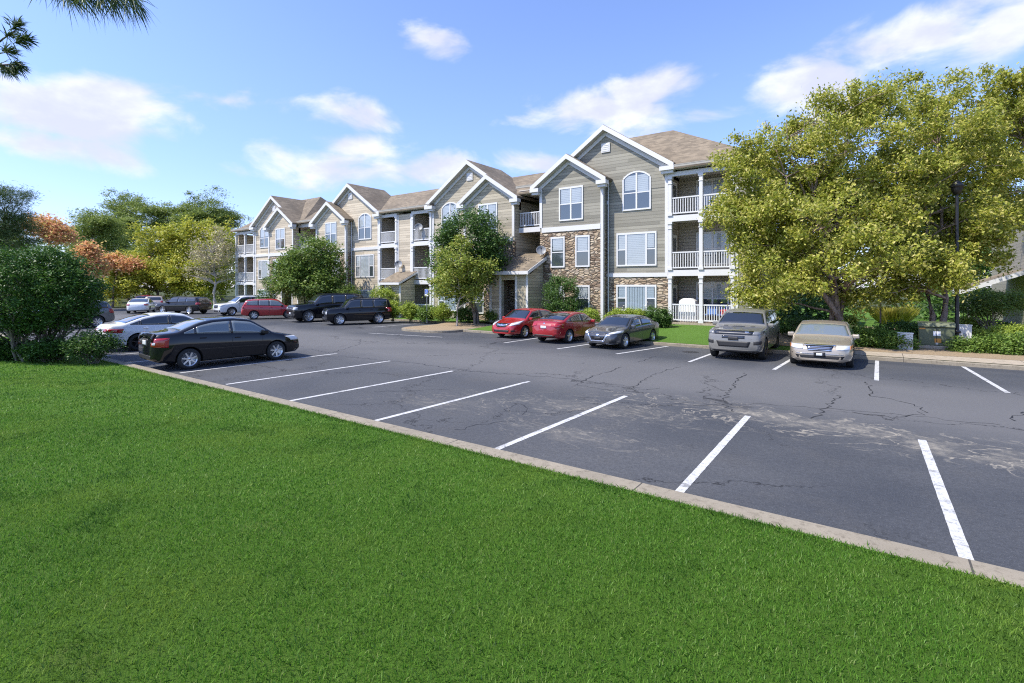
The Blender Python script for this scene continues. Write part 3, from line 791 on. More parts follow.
# left end: balcony tower
LA, LB = PK[3] - 3.82 - 4.15, PK[3] - 3.82
balcony(LA, LB - .02, 0., mids=((LA + LB) / 2,))
light_box(LA - .2, LA - .003, F0 + .3, 29.6, .05, 8.4, 'siding_cream'); light_box(LA, LB, 29.6, 29.8, .05, 8.4, 'siding_cream')
mb = MB(); mb.box(LA - .3, LB, F0 - .32, F0 + .3, 8.62, 8.70); bo('eave_soffit', mb, 'soffit')
gutter(LA - .35, LB - .4, F0 - .3, 8.86)
mb = MB(); mb.box(UB0 + .5, -5.6, F0 - .32, F0 + .3, 8.62 + DZ, 8.70 + DZ); bo('eave_soffit', mb, 'soffit')
gutter(UB0 + .42, -5.4, F0 - .3, 8.86 + DZ)
breezeway(PK[1] + 4.39, PK[0] - 4.39, DZ, DZ, 'siding_dark', 0)
breezeway(PK[3] + 4.39, PK[2] - 4.39, 0., 0., 'siding_dark', 0)
portico(-21.35, -18.35, -20.42, -19.3, 20.2, .33, 3.5, 4.75, 'siding_mid')
portico(-47.2, -43.4, -46.1, -44.4, 20.2, .15, 3.2, 4.45, 'siding_cream')
# roofs
VI = F0 + .24
S0, S1, S4 = (11.05 - 8.72) / 4.12, (12.5 - 8.72 - DZ) / 4.12, (12.1 - 8.73) / 4.12
hip_roof(-59.0, -9.6, VI, 30., 8.72 + S0 * .66, 11.05, -55.6, -12.)
hip_roof(-18.0, -6.3, VI, 30., 8.72 + DZ + S1 * .66, 12.5, -15.0, -11.35)
hip_roof(-58.9, -46.5, VI, 30.02, 8.73 + S0 * .66, 12.1, -54.6, -49.2)
def eave(ua, ub, ze, s, hipl=0., hipr=0., ridge=.66):
    # lower edge of the main roof where no gable stands in front of it
    v0, v1 = F0 - .42, VI + .02; h = s * (v1 - v0)
    mb = MB(); a, b = ua + hipl, ub - hipr
    mb.add([(ua, v0, ze - .1), (ub, v0, ze - .1), (b, v1, ze + h - .1), (a, v1, ze + h - .1), (ua, v0, ze), (ub, v0, ze), (b, v1, ze + h), (a, v1, ze + h)], [(0, 3, 2, 1), (4, 5, 6, 7), (0, 1, 5, 4), (1, 2, 6, 5), (2, 3, 7, 6), (3, 0, 4, 7)])
    bo('eave_roof', mb, 'shingle')
eave(MA - .3, MBR + .3, 8.72, S0); eave(PK[1] + 4.2, PK[0] - 4.2, 8.80, S0); eave(PK[3] + 4.2, PK[2] - 4.2, 8.72, S0)
eave(UB0 + .2, -5.35, 8.72 + DZ, S1, 0., .95); eave(-60., LB + .2, 8.72, S0, 1.)
mb = MB(); mb.add([(-5.35, F0 - .42, 8.72 + DZ), (-6.3, VI, 8.72 + DZ + S1 * .66), (-6.3, 30., 8.72 + DZ + S1 * .66), (-5.35, 30.6, 8.72 + DZ), (-5.35, F0 - .42, 8.62 + DZ), (-6.3, VI, 8.62 + DZ), (-6.3, 30., 8.62 + DZ), (-5.35, 30.6, 8.62 + DZ)], [(0, 3, 2, 1), (4, 5, 6, 7), (0, 4, 7, 3), (1, 2, 6, 5), (0, 1, 5, 4), (3, 7, 6, 2)]); bo('eave_roof', mb, 'shingle')
# dishes fixed to the building
def dish(u, v, z, label, wallside=1, face=(.5, -.7, .35)):
    t = thing('satellite_dish', (u, v, z), label, 'satellite dish')
    d = Vector(face).normalized(); q = d.to_track_quat('Z', 'Y').to_matrix()
    mb = MB(); mb.lathe([(0, 0), (.14, .015), (.26, .06), (.31, .10), (.32, .10), (.27, .045), (.14, -.005), (0, -.02)], (0, 0, 0), 'z', 20)
    mb.v = [tuple(q @ Vector(p)) for p in mb.v]; obj('reflector', mb, 'dish', t)
    mb = MB(); mb.path([(0, 0, -.02), (0, .12, -.12), (0, .28, -.2)], .03, 6); obj('bracket', mb, 'dark', t)
    mb = MB(); mb.path([(0, 0, -.25), tuple(d * .38)], .015, 6); mb.box(d.x * .38 - .04, d.x * .38 + .04, d.y * .38 - .04, d.y * .38 + .04, d.z * .38 - .04, d.z * .38 + .04); obj('feed_arm', mb, 'dark', t)
p = at(545.3, 251, 33.0); dish(-18.3, FB - .3, p.z, 'grey satellite dish on the stone bay just above the porch roof')
p = at(406, 262, 40.); dish((MA + MBR) / 2 - .4, F0 - .28, 4.3, 'small dark satellite dish on the cream wall between two balconies')
dish(MBR - 1.25, F0 - .25, 7.15, 'satellite dish clamped to the third floor balcony railing')
# things kept on the ground floor porch
t = thing('covered_grill', (UB0 + .95, F0 + .62, .12 + DZ), 'white covered grill behind the ground floor porch railing', 'grill')
mb = MB(); K = 9; out = []
mb.prism([(-.55, 0), (.55, 0), (.52, .85), (.45, 1.18), (.25, 1.32), (-.25, 1.32), (-.45, 1.18), (-.52, .85)], 'y', -.3, .3); obj('cover', mb, 'white_plain', t, bevel=.06)
mb = MB(); mb.box(-.5, .5, -.25, .25, -.0, .03); obj('base', mb, 'dark', t)
def chair(u, v, label, m):
    t = thing('camp_chair', (u, v, .12 + DZ), label, 'chair', 'folding chairs on the porch')
    mb = MB(); mb.box(-.28, .28, -.25, .25, .40, .46); obj('seat', mb, m, t, bevel=.015)
    mb = MB(); mb.prism([(.22, .42), (.27, .42), (.42, 1.0), (.37, 1.0)], 'x', -.28, .28); obj('backrest', mb, m, t)
    for a, b in ((-1, -1), (1, -1), (-1, 1), (1, 1)):
        mb = MB(); mb.path([(a * .26, b * .24, 0), (a * .28, -b * .2, .42)], .014, 6); obj('leg', mb, 'dark', t)
chair(UB0 + 2.15, F0 + .75, 'blue folding chair beside the white column on the porch', 'blue'); chair(UB0 + 2.75, F0 + .8, 'blue folding chair beside the red cooler on the porch', 'blue'); 
t = thing('cooler', (UB1 - .45, F0 + .6, .12 + DZ), 'red cooler at the right end of the ground floor porch', 'cooler')
mb = MB(); mb.box(-.36, .36, -.22, .22, 0, .62); obj('tub', mb, 'red_plastic', t, bevel=.03)
mb = MB(); mb.box(-.38, .38, -.24, .24, .622, .74); obj('lid', mb, 'red_plastic', t, bevel=.03)
# ------------------------------------------------------------------ cars
def interp(pts, d, smooth=.0):
    xs = [p[0] for p in pts]; ys = [p[1] for p in pts]
    if smooth <= 0: return float(np.interp(d, xs, ys))
    k = np.linspace(-smooth, smooth, 9); w = 1 - np.abs(k) / smooth * .8
    return float((np.interp(d + k, xs, ys) * w).sum() / w.sum())
TOP = dict(
 sedan=[(0, .42), (.012, .475), (.05, .54), (.25, .645), (.41, .955), (.52, 1.0), (.63, .985), (.73, .92), (.87, .735), (.965, .715), (.985, .66), (1, .58)],
 coupe=[(0, .42), (.012, .475), (.06, .55), (.25, .645), (.42, .955), (.53, 1.0), (.64, .985), (.74, .92), (.885, .745), (.96, .725), (.985, .66), (1, .58)],
 upright=[(0, .40), (.012, .47), (.05, .53), (.225, .64), (.385, .955), (.50, 1.0), (.64, .985), (.73, .93), (.86, .765), (.965, .74), (.985, .70), (1, .60)],
 old=[(0, .42), (.01, .50), (.05, .56), (.27, .665), (.40, .945), (.52, 1.0), (.62, .985), (.71, .93), (.81, .735), (.96, .715), (.985, .67), (1, .58)],
 suv=[(0, .45), (.01, .55), (.04, .595), (.25, .66), (.375, .955), (.48, 1.0), (.80, .985), (.90, .955), (.93, .90), (.975, .66), (.99, .60), (1, .48)],
 boxy=[(0, .46), (.008, .58), (.03, .615), (.26, .665), (.36, .955), (.46, 1.0), (.86, .99), (.945, .965), (.965, .90), (.985, .66), (.993, .55), (1, .45)],
 muscle=[(0, .46), (.01, .575), (.035, .615), (.27, .67), (.385, .945), (.48, 1.0), (.82, .985), (.92, .955), (.95, .88), (.98, .66), (.99, .58), (1, .46)],
)
BELT = dict(sedan=[(0, .6), (.25, .615), (.88, .70), (1, .70)], coupe=[(0, .6), (.25, .615), (.88, .71), (1, .7)], upright=[(0, .6), (.25, .615), (.86, .72), (1, .72)],
            old=[(0, .6), (.25, .63), (.85, .685), (1, .68)], suv=[(0, .6), (.25, .625), (.9, .69), (1, .69)], boxy=[(0, .6), (.25, .605), (.9, .63), (1, .63)], muscle=[(0, .62), (.25, .645), (.9, .69), (1, .69)])
PLAN = [(0, .60), (.008, .74), (.03, .845), (.07, .92), (.14, .975), (.28, 1.), (.74, 1.), (.88, .965), (.955, .89), (.985, .80), (1, .66)]
PLANB = [(0, .80), (.008, .88), (.03, .93), (.07, .965), (.14, .99), (.28, 1.), (.78, 1.), (.90, .975), (.96, .94), (.985, .90), (1, .82)]

def build_car(name, label, cat, x, y, rz, paint, L, W, H, wb, fo, r, style='sedan', rim='alloy', front=(), rear=(), glass='cglass', clr=.20, group=None, spokes=7, quarter=False, plate_front=False, cladding=False, fine=True, rails=False, z=0., sc=1.):
    root = thing(name, (x, y, z), label, cat, group, rz); root.scale = (sc, sc, sc)
    box_ = style in ('suv', 'boxy', 'muscle')
    plan = PLANB if style in ('suv', 'boxy', 'muscle') else PLAN
    top, belt = TOP[style], BELT[style]; hw = W / 2
    ktum = .40 if not box_ else .36
    if box_ and clr == .20: clr = .27
    X = lambda d: L / 2 - d * L
    zt = lambda d: interp(top, d, .016 if .03 < d < .95 else .004) * H
    zs = lambda d: min(interp(belt, d) * H, zt(d) - .09)
    wd = lambda d: interp(plan, d, .012 if .02 < d < .97 else 0) * hw
    zb = lambda d: interp([(0, clr + .07), (.03, clr + .015), (.12, clr), (.85, clr), (.96, clr + .06), (1, clr + .14)], d)
    yt = lambda d: .955 * wd(d) - max(0, (zt(d) - .07 - zs(d))) * ktum
    def ring(d):
        w, b, s, t, y_ = wd(d), zb(d), zs(d), zt(d), yt(d)
        mid = b + .5 * (s - b); q = min(1, max(0, (t - s - .065) / .25)); crown = .018 + .012 * q
        return [(0, b), (.80 * w, b), (.965 * w, b + .07), (.992 * w, b + .35 * (s - b)), (1. * w, mid + .12 * (s - b)), (.985 * w, s - .055), (.955 * w, s),
                (y_, t - .065), (y_ - .035, t - .022), (y_ - .10, t - .006), (y_ * .55, t + crown * .6), (0, t + crown)]
    ds = sorted(set([0, .004, .008, .014, .022, .03, .045, .06] + [round(.08 + k * .02, 4) for k in range(44)] + [.945, .955, .965, .975, .983, .99, .996, 1.]))
    V = []; Fc = []
    nr = len(ring(.5)); full = 2 * nr - 2
    for d in ds:
        g = ring(d); x_ = X(d)
        V += [(x_, p[0], p[1]) for p in g] + [(x_, -p[0], p[1]) for p in g[-2:0:-1]]
    for i in range(len(ds) - 1):
        for k in range(full): Fc.append((i * full + k, i * full + (k + 1) % full, (i + 1) * full + (k + 1) % full, (i + 1) * full + k))
    Fc.append(tuple(range(full))[::-1]); Fc.append(tuple(len(V) - full + k for k in range(full)))
    mb = MB(); mb.add(V, Fc, True)
    body = obj('body', mb, paint, root)
    bm = bmesh.new(); bm.from_mesh(body.data); bv = BVHTree.FromBMesh(bm); bm.free()
    # wheel arches cut out of the body
    wx = (L / 2 - fo, L / 2 - fo - wb); ty = hw - .125
    cut = MB()
    for xx in wx:
        for s in (-1, 1):
            n = 28; a0, a1 = s * (hw - .34), s * (hw + .2); ra = r + .055
            cut.add([(xx + ra * math.cos(2 * math.pi * k / n), yy, r + ra * math.sin(2 * math.pi * k / n)) for yy in (a0, a1) for k in range(n)],
                    [tuple(range(n))[::-1], tuple(range(n, 2 * n))] + [(k, (k + 1) % n, n + (k + 1) % n, n + k) for k in range(n)])
    co = obj('cutter', cut, 'void', root)
    body.data.materials.append(M['void'])
    mod = body.modifiers.new('arch', 'BOOLEAN'); mod.object = co; mod.operation = 'DIFFERENCE'; mod.solver = 'EXACT'; mod.material_mode = 'TRANSFER'
    dg = bpy.context.evaluated_depsgraph_get(); dg.update()
    me = bpy.data.meshes.new_from_object(body.evaluated_get(dg)); body.modifiers.clear(); old = body.data; body.data = me; bpy.data.meshes.remove(old)
    bpy.data.objects.remove(co)
    # smooth shading with a split at hard edges
    me.polygons.foreach_set('use_smooth', [True] * len(me.polygons))
    try: me.set_sharp_from_angle(angle=R(42))
    except Exception: pass
    def cast(axis, a, b, side=1):
        """a,b = (y,z) for axis x, (x,z) for axis y, (x,y) for axis z"""
        if axis == 'x': o, d = Vector((side * 9, a, b)), Vector((-side, 0, 0))
        elif axis == 'y': o, d = Vector((a, side * 9, b)), Vector((0, -side, 0))
        else: o, d = Vector((a, b, 9)), Vector((0, 0, -1))
        h = bv.ray_cast(o, d)
        if h[0] is None:
            q = Vector((side * L / 2, a, b)) if axis == 'x' else Vector((a, side * hw, b)) if axis == 'y' else Vector((a, b, H))
            h = bv.find_nearest(q)
        n = h[1]
        if n.dot(-d) < 0: n = -n
        return h[0], n
    def panel(pname, m, axis, lo, hi, nx=10, ny=4, off=.006, side=1, parent=None):
        def samp(pl, k):
            if len(pl) == 1: return pl[0]
            t = k / nx * (len(pl) - 1); i = min(int(t), len(pl) - 2); f = t - i
            return (pl[i][0] * (1 - f) + pl[i + 1][0] * f, pl[i][1] * (1 - f) + pl[i + 1][1] * f)
        P = []; B = []
        for k in range(nx + 1):
            a, b = samp(lo, k), samp(hi, k)
            for j in range(ny + 1):
                f = j / ny; c, n = cast(axis, a[0] * (1 - f) + b[0] * f, a[1] * (1 - f) + b[1] * f, side)
                P.append(c + n * off); B.append(c - n * .012)
        m1 = ny + 1; N = len(P); fs = [(i * m1 + j, (i + 1) * m1 + j, (i + 1) * m1 + j + 1, i * m1 + j + 1) for i in range(nx) for j in range(ny)]
        bd = [i * m1 for i in range(nx + 1)] + [nx * m1 + j for j in range(1, ny + 1)] + [i * m1 + ny for i in range(nx - 1, -1, -1)] + [j for j in range(ny - 1, 0, -1)]
        sk = [(bd[k], bd[(k + 1) % len(bd)], N + bd[(k + 1) % len(bd)], N + bd[k]) for k in range(len(bd))]
        q = MB(); q.add(P + B, fs, True); q.f += sk; q.sm += [False] * len(sk)
        return obj(pname, q, m, parent or root)
    # glazing
    def dfind(cond, a, b, n=200):
        for k in range(n + 1):
            d = a + (b - a) * k / n
            if cond(d): return d
        return b
    dcowl = [p[0] for p in top if p[0] > .2][0]; dhead = [p[0] for p in top if p[0] > .33][0]
    d0, d1 = dcowl + .018, dhead - .004
    ws = lambda d: max(.2, yt(d) - .085)
    K = 6
    lo = [(X(d0), -ws(d0) + 2 * ws(d0) * k / K) for k in range(K + 1)]; hi = [(X(d1), -ws(d1) + 2 * ws(d1) * k / K) for k in range(K + 1)]
    wsn = panel('windscreen', glass, 'z', lo, hi, 14, 8, .004)
    box = style in ('suv', 'boxy', 'muscle')
    if box:
        dr0 = [p[0] for p in top if p[0] > .87][0]; z0r, z1r = interp(belt, .95) * H + .04, H * .925
        wr = (yt(dr0) - .12)
        panel('rear_window', glass, 'x', [(-wr - .06, z0r), (wr + .06, z0r)], [(-wr, z1r), (wr, z1r)], 10, 5, .004, side=-1)
    else:
        dd = [p for p in top if p[0] > .7]; dr1 = dd[0][0] - .015; dr0 = dd[1][0] - .018
        lo = [(X(dr0), -ws(dr0) + 2 * ws(dr0) * k / K) for k in range(K + 1)]; dr1 -= .045
        hi = [(X(dr1), -ws(dr1) + 2 * ws(dr1) * k / K) for k in range(K + 1)]
        panel('rear_window', glass, 'z', lo, hi, 12, 7, .004)
    up = lambda d: zt(d) - .088
    low = lambda d: zs(d) + .025
    da = dfind(lambda d: up(d) > low(d) + .02, dcowl, dhead); dz_ = dfind(lambda d: up(d) > low(d) + .03, .97 if box else .9, .6)
    if box: dz_ = min(dz_, .92)
    db = da + (dz_ - da) * (.47 if not box else .40); dc = da + (dz_ - da) * (.88 if not box else .68)
    spans = [(da, db - .008), (db + .008, dc - .007)] + ([(dc + .008, dz_)] if (dz_ - dc) > .04 else [])
    for s in (-1, 1):
        for (a, b) in spans:
            n = 12; dsx = [a + (b - a) * k / n for k in range(n + 1)]
            panel('side_window', glass, 'y', [(X(d), low(d)) for d in dsx], [(X(d), max(low(d) + .012, up(d))) for d in dsx], n, 4, .004, side=s)
        for (a, b) in [(db - .007, db + .007)] + ([(dc - .006, dc + .007)] if len(spans) > 2 else []):
            panel('pillar_trim', 'blackgloss', 'y', [(X(a), low(a)), (X(b), low(b))], [(X(a), up(a)), (X(b), up(b))], 3, 4, .0025, side=s)
        if fine:
            # door shut lines, handles, rocker strip
            for a in (da + .055, db, dc + .01 if not box else dc):
                if abs(X(a) - wx[1]) < r * .75: continue
                panel('door_seam', 'dark', 'y', [(X(a) + .006, zb(a) + .12), (X(a) + .006, zs(a) - .02)], [(X(a) - .006, zb(a) + .12), (X(a) - .006, zs(a) - .02)], 8, 1, .0015, side=s)
            for a in (db - .012, dc - .02):
                c, n = cast('y', X(a) + .11, zs(a) - .11, s); q = MB(); q.box(-.09, .09, -.022, .022, -.016, .016)
                q.v = [(p[0] + c.x, p[1] + c.y + s * .012, p[2] + c.z) for p in q.v]; obj('door_handle', q, paint, root, bevel=.008)
        n = 10; panel('rocker_trim', 'black_plastic', 'y', [(wx[1] + r + .07 + (wx[0] - wx[1] - 2 * r - .14) * k / n, clr + .015) for k in range(n + 1)], [(wx[1] + r + .07 + (wx[0] - wx[1] - 2 * r - .14) * k / n, clr + (.16 if cladding else .06)) for k in range(n + 1)], n, 1, .006, side=s)
        # door mirror
        c, n_ = cast('y', X(da + .045), zs(da + .045) + .0, s)
        q = MB(); q.box(-.085, .075, -.02, .19, -.065, .075); q.v = [(p[0] + c.x + (.02 if p[1] > .1 else 0), s * (abs(c.y) - .01 + p[1]), p[2] + c.z + .06) for p in q.v]
        obj('mirror', q, paint if cladding is False else 'black_plastic', root, bevel=.035)
        if rails:
            q = MB(); pts = [(X(d), s * (yt(d) - .09), zt(d) + .03) for d in (dhead + .04, dhead + .08, .6, .8, .86)]; q.path(pts, .018, 6); obj('roof_rail', q, rails if isinstance(rails, str) else 'dark', root)
    # wheels
    tyre = MB(); tw = .105; tyre.lathe([(r * .64, -tw * .8), (r * .70, -tw), (r * .93, -tw), (r * .985, -tw * .75), (r, -tw * .4), (r, tw * .4), (r * .985, tw * .75), (r * .93, tw), (r * .70, tw), (r * .64, tw * .8)], n=32)
    tm = tyre.mesh('tyre', M['rubber'])
    def rim_mesh(s):
        q = MB(); q.lathe([(r * .67, -tw * .9), (r * .66, s * tw * .86), (r * .72, s * tw * 1.01), (r * .71, s * tw * .98), (r * .60, s * tw * .8), (r * .58, s * tw * .2), (.0, s * tw * .2)], n=32)
        q.lathe([(0, s * tw * .82), (r * .13, s * tw * .80), (r * .17, s * tw * .6), (r * .17, s * tw * .2)], n=16)
        for k in range(spokes):
            a = 2 * math.pi * k / spokes + .3; ca, sa = math.cos(a), math.sin(a)
            for (r0, r1, w0, w1) in ((r * .10, r * .64, r * .085, r * .06),):
                vs = []
                for (rr, ww, yy) in ((r0, w0, .78), (r1, w1, .86), (r1, w1, .35), (r0, w0, .35)):
                    for q_ in (-1, 1): vs.append((rr * ca - q_ * ww * sa, s * tw * yy, rr * sa + q_ * ww * ca))
                q.add(vs, [(0, 1, 3, 2), (4, 5, 7, 6), (0, 2, 4, 6), (1, 3, 5, 7), (2, 3, 5, 4), (0, 1, 7, 6)])
        me_ = q.mesh('rim', M[rim]); b_ = bmesh.new(); b_.from_mesh(me_); bmesh.ops.recalc_face_normals(b_, faces=b_.faces); b_.to_mesh(me_); b_.free(); return me_
    rms = {s: rim_mesh(s) for s in (-1, 1)}
    for xx in wx:
        for s in (-1, 1):
            w_ = bpy.data.objects.new('wheel', None); COL.objects.link(w_); w_.parent = root; w_.location = (xx, s * ty, r)
            w_.empty_display_size = .1
            link('tyre', tm, w_); link('rim', rms[s], w_)
    # faces
    for side, items in ((1, front), (-1, rear)):
        for it in items:
            nm, m, lo, hi, mir = it[:5]; off = it[5] if len(it) > 5 else .008; ax = it[6] if len(it) > 6 else 'x'
            for q_ in ((1, -1) if mir else (1,)):
                if ax == 'x': panel(nm, m, 'x', [(q_ * a * hw, b) for a, b in lo], [(q_ * a * hw, b) for a, b in hi], 10, 4, off, side=side)
                elif ax == 'y':  # wraps on to the flank: first coordinate is distance from that end
                    panel(nm, m, 'y', [(side * (L / 2 - a), b) for a, b in lo], [(side * (L / 2 - a), b) for a, b in hi], 8, 3, off, side=q_)
                else: panel(nm, m, 'z', [(side * (L / 2 - b), q_ * a * hw) for a, b in lo], [(side * (L / 2 - b), q_ * a * hw) for a, b in hi], 8, 4, off)
    return root

def Q(nm, m, y0, y1, z0, z1, mir=False, off=.008, taper=0.):
    return (nm, m, [(y0 + taper, z0), (y1 - (0 if mir else taper), z0)], [(y0, z1), (y1, z1)], mir, off)
def lamps_front(y0, y1, z0, z1, m='lamp', back=.34):
    return [('headlight', m, [(y0, z0), (y1, z0 + .03)], [(y0, z1 - .02), (y1, z1)], True, .010)]
def lower_front(z0, z1, y=.62, fog=True, m='black_plastic'):
    o = [Q('lower_intake', m, -y, y, z0, z1, False, .006, .06)]
    if fog: o.append(Q('fog_lamp', m, y + .08, .86, z0 + .03, z1 + .02, True, .006))
    return o

P_BLACK = carpaint('paint_black', (.003, .0035, .006), 0, .5); P_WHITE = carpaint('paint_white', (.72, .73, .73)); P_RED = carpaint('paint_red', (.36, .012, .014), 0, .3)
P_DRED = carpaint('paint_dark_red', (.29, .009, .014), 0, .3); P_GREY = carpaint('paint_gunmetal', (.085, .088, .095), .55, .3); P_DGREY = carpaint('paint_nardo_grey', (.165, .16, .145), 0., .35)
P_GOLD = carpaint('paint_champagne', (.42, .36, .28), .45, .35); P_SILV = carpaint('paint_steel_grey', (.15, .155, .165), .5, .35); P_MAR = carpaint('paint_maroon', (.24, .01, .02), 0, .3); P_TAN = carpaint('paint_beige', (.42, .35, .3), .3, .35)
UP, DN = R(90), R(-90)
# 1 black sedan in the near row, tail to the lawn
build_car('parked_car', 'black sedan in the foreground bay with its tail to the lawn', 'car', -18.6, 2.25, UP - R(4), P_BLACK, 4.57, 1.79, 1.51, 2.685, .95, .322, 'upright', glass='cglass_light', spokes=7,
  front=lamps_front(.60, .93, .62, .80) + lower_front(.30, .44) + [Q('grille', 'chrome', -.42, .42, .58, .68)],
  rear=[('taillight', 'tail', [(.66, .76), (.93, .72)], [(.66, .98), (.92, 1.0)], True, .012), ('taillight', 'tail', [(.05, .80), (.18, .78)], [(.04, .99), (.20, 1.00)], True, .010, 'y'), ('reversing_lamp', 'lamp', [(.70, .80), (.80, .80)], [(.70, .87), (.80, .87)], True, .018),
        Q('licence_plate', 'plate', -.17, .17, .78, .92, False, .016), Q('plate_recess', 'black_plastic', -.30, .30, .74, .97, False, .007), Q('bumper_insert', 'black_plastic', -.62, .62, .36, .48, False, .006), ('boot_spoiler', P_BLACK, [(-.72, .04), (.72, .04)], [(-.72, .13), (.72, .13)], False, .05, 'z')])
# 2 white sedan behind it
build_car('parked_car', 'white sedan with dark wheels beside the foreground black sedan', 'car', -25.25, 3.02, UP - R(2), P_WHITE, 4.69, 1.83, 1.44, 2.73, .93, .335, 'coupe', rim='alloy_dark', spokes=5,
  front=lamps_front(.58, .92, .60, .76) + lower_front(.28, .42),
  rear=[('taillight', 'tail', [(.50, .80), (.95, .74)], [(.50, .90), (.95, .90)], True, .014), ('taillight', 'tail', [(.04, .75), (.30, .80)], [(.03, .90), (.26, .89)], True, .010, 'y'), Q('licence_plate', 'plate', -.18, .18, .58, .70, False, .012), Q('diffuser', 'black_plastic', -.66, .66, .28, .44, False, .006), Q('bumper_vent', 'black_plastic', .74, .90, .40, .60, True, .006)])
# 3 grey suv half hidden by the bush
build_car('parked_car', 'steel grey crossover nosed in behind the big round bush', 'car', -40.35, 3.05, DN + R(3), P_SILV, 4.69, 1.86, 1.70, 2.80, .95, .37, 'suv', cladding=True,
  rear=[('taillight', 'tail', [(.70, .92), (.95, .88)], [(.72, 1.14), (.93, 1.16)], True, .012), ('taillight', 'tail', [(.06, .90), (.34, .95)], [(.10, 1.14), (.34, 1.14)], True, .010, 'y'), Q('licence_plate', 'plate', -.18, .18, .82, .95), Q('bumper_insert', 'black_plastic', -.75, .75, .34, .58, False, .006)])
_a = at(157, 310, 55.); _b = at(146, 308, 60.)
# 4-6 cars at the far end
build_car('parked_car', 'white coupe at the far left end under orange and yellow trees', 'car', -58.4, 13.1, UP + R(62), P_WHITE, 4.5, 1.8, 1.38, 2.68, .92, .32, 'coupe', front=lamps_front(.58, .92, .60, .76), rear=[('taillight', 'tail', [(.6, .76), (.94, .74)], [(.6, .88), (.93, .88)], True, .012)], fine=False)
build_car('parked_car', 'beige hatchback parked left of the far black crossover', 'car', _a.x, _a.y, UP + R(62), P_TAN, 4.4, 1.78, 1.52, 2.6, .9, .32, 'suv', front=lamps_front(.58, .92, .62, .78), rear=[('taillight', 'tail', [(.7, .85), (.94, .82)], [(.7, 1.0), (.92, 1.02)], True, .012)], fine=False)
build_car('parked_car', 'small maroon hatchback farthest away behind the beige hatchback', 'car', _b.x, _b.y, UP + R(62), P_MAR, 4.3, 1.76, 1.5, 2.6, .9, .32, 'suv', front=lamps_front(.58, .92, .62, .78), fine=False)
build_car('parked_car', 'black crossover with a sloping tail before the bare pale tree', 'car', -52.9, 14.6, R(180 + 25), P_BLACK, 4.64, 1.84, 1.60, 2.80, .9, .37, 'suv', spokes=5,
  front=lamps_front(.58, .93, .70, .86) + lower_front(.3, .46), rear=[('taillight', 'tail', [(.62, .90), (.95, .88)], [(.62, 1.04), (.92, 1.06)], True, .012), ('taillight', 'tail', [(.05, .9), (.3, .93)], [(.08, 1.05), (.28, 1.04)], True, .010, 'y')])
# 7 white suv, nose out
build_car('parked_car', 'white suv nose out behind the far red crossover', 'car', -46.5, 17.0, DN - R(6), P_WHITE, 4.75, 1.9, 1.70, 2.80, .95, .37, 'suv', rails='steel',
  front=lamps_front(.62, .93, .78, .98) + [Q('grille', 'dark', -.50, .50, .66, .92, False, .008, .05)] + lower_front(.34, .5), rear=[('taillight', 'tail', [(.72, .9), (.94, .9)], [(.75, 1.2), (.92, 1.2)], True, .012)])
# 8 red crossover, nose to the kerb
build_car('parked_car', 'red crossover nosed in beside the white suv', 'car', -39.6, 15.5, UP - R(26), P_RED, 4.4, 1.82, 1.67, 2.6, .88, .36, 'suv', sc=.93, cladding=True, glass='cglass_light',
  front=lamps_front(.62, .93, .72, .92), rear=[('taillight', 'tail', [(.74, .95), (.94, .92)], [(.72, 1.38), (.86, 1.42)], True, .012), Q('licence_plate', 'plate', -.18, .18, .82, .95), Q('bumper_insert', 'black_plastic', -.8, .8, .34, .62, False, .008)])
# 9 big black suv
build_car('parked_car', 'long black suv with bright headlights between the red crossover and the boxy suv', 'car', -33.75, 16.6, DN - R(14), P_BLACK, 5.3, 2.0, 1.98, 3.15, .98, .43, 'boxy', spokes=6,
  front=lamps_front(.60, .93, .88, 1.08) + [Q('grille', 'dark', -.54, .54, .76, 1.10, False, .006), Q('grille_bar', 'chrome', -.56, .56, .92, .97, False, .02)] + lower_front(.42, .56) + [Q('licence_plate', 'plate', -.16, .16, .58, .70, False, .02)], rear=[('taillight', 'tail', [(.8, .95), (.96, .95)], [(.8, 1.3), (.94, 1.3)], True, .012)], rails='dark')
# 10 black boxy suv
build_car('parked_car', 'boxy black suv with chrome grille parked nearest the island tree', 'car', -29.35, 15.9, DN - R(24), P_BLACK, 4.6, 1.86, 1.84, 2.72, .88, .40, 'boxy', sc=.94, spokes=5,
  front=[Q('grille', 'dark', -.42, .42, .74, .98, False, .006)] + [Q('grille_slat', 'chrome', -.40 + .125 * k, -.40 + .125 * k + .05, .74, .98, False, .016) for k in range(7)] + [Q('headlight', 'lamp', .54, .86, .76, .96, True, .012)] + lower_front(.36, .52), rear=[('taillight', 'tail', [(.78, .9), (.96, .88)], [(.78, 1.15), (.94, 1.15)], True, .012)], rails='dark')
# 11 red sedan, nose out
build_car('parked_car', 'red sedan nose out beside the covered entrance', 'car', -15.5, 15.95, DN - R(4), P_RED, 4.57, 1.79, 1.50, 2.685, .95, .322, 'upright', sc=.93,
  front=[('headlight', 'lamp', [(.60, .66), (.93, .74)], [(.56, .80), (.90, .93)], True, .012), ('grille', 'dark', [(-.48, .70), (-.30, .60), (.30, .60), (.48, .70)], [(-.50, .78), (-.2, .80), (.2, .80), (.50, .78)], False, .008), ('grille_wing', 'chrome', [(-.50, .76), (-.12, .66), (0, .64), (.12, .66), (.50, .76)], [(-.52, .80), (-.14, .74), (0, .72), (.14, .74), (.52, .80)], False, .018), Q('emblem', 'chrome', -.07, .07, .66, .76, False, .03)] + [Q('lower_intake', 'black_plastic', -.6, .6, .34, .46, False, .006, .05), Q('fog_lamp', 'black_plastic', .70, .86, .38, .46, True, .006)])
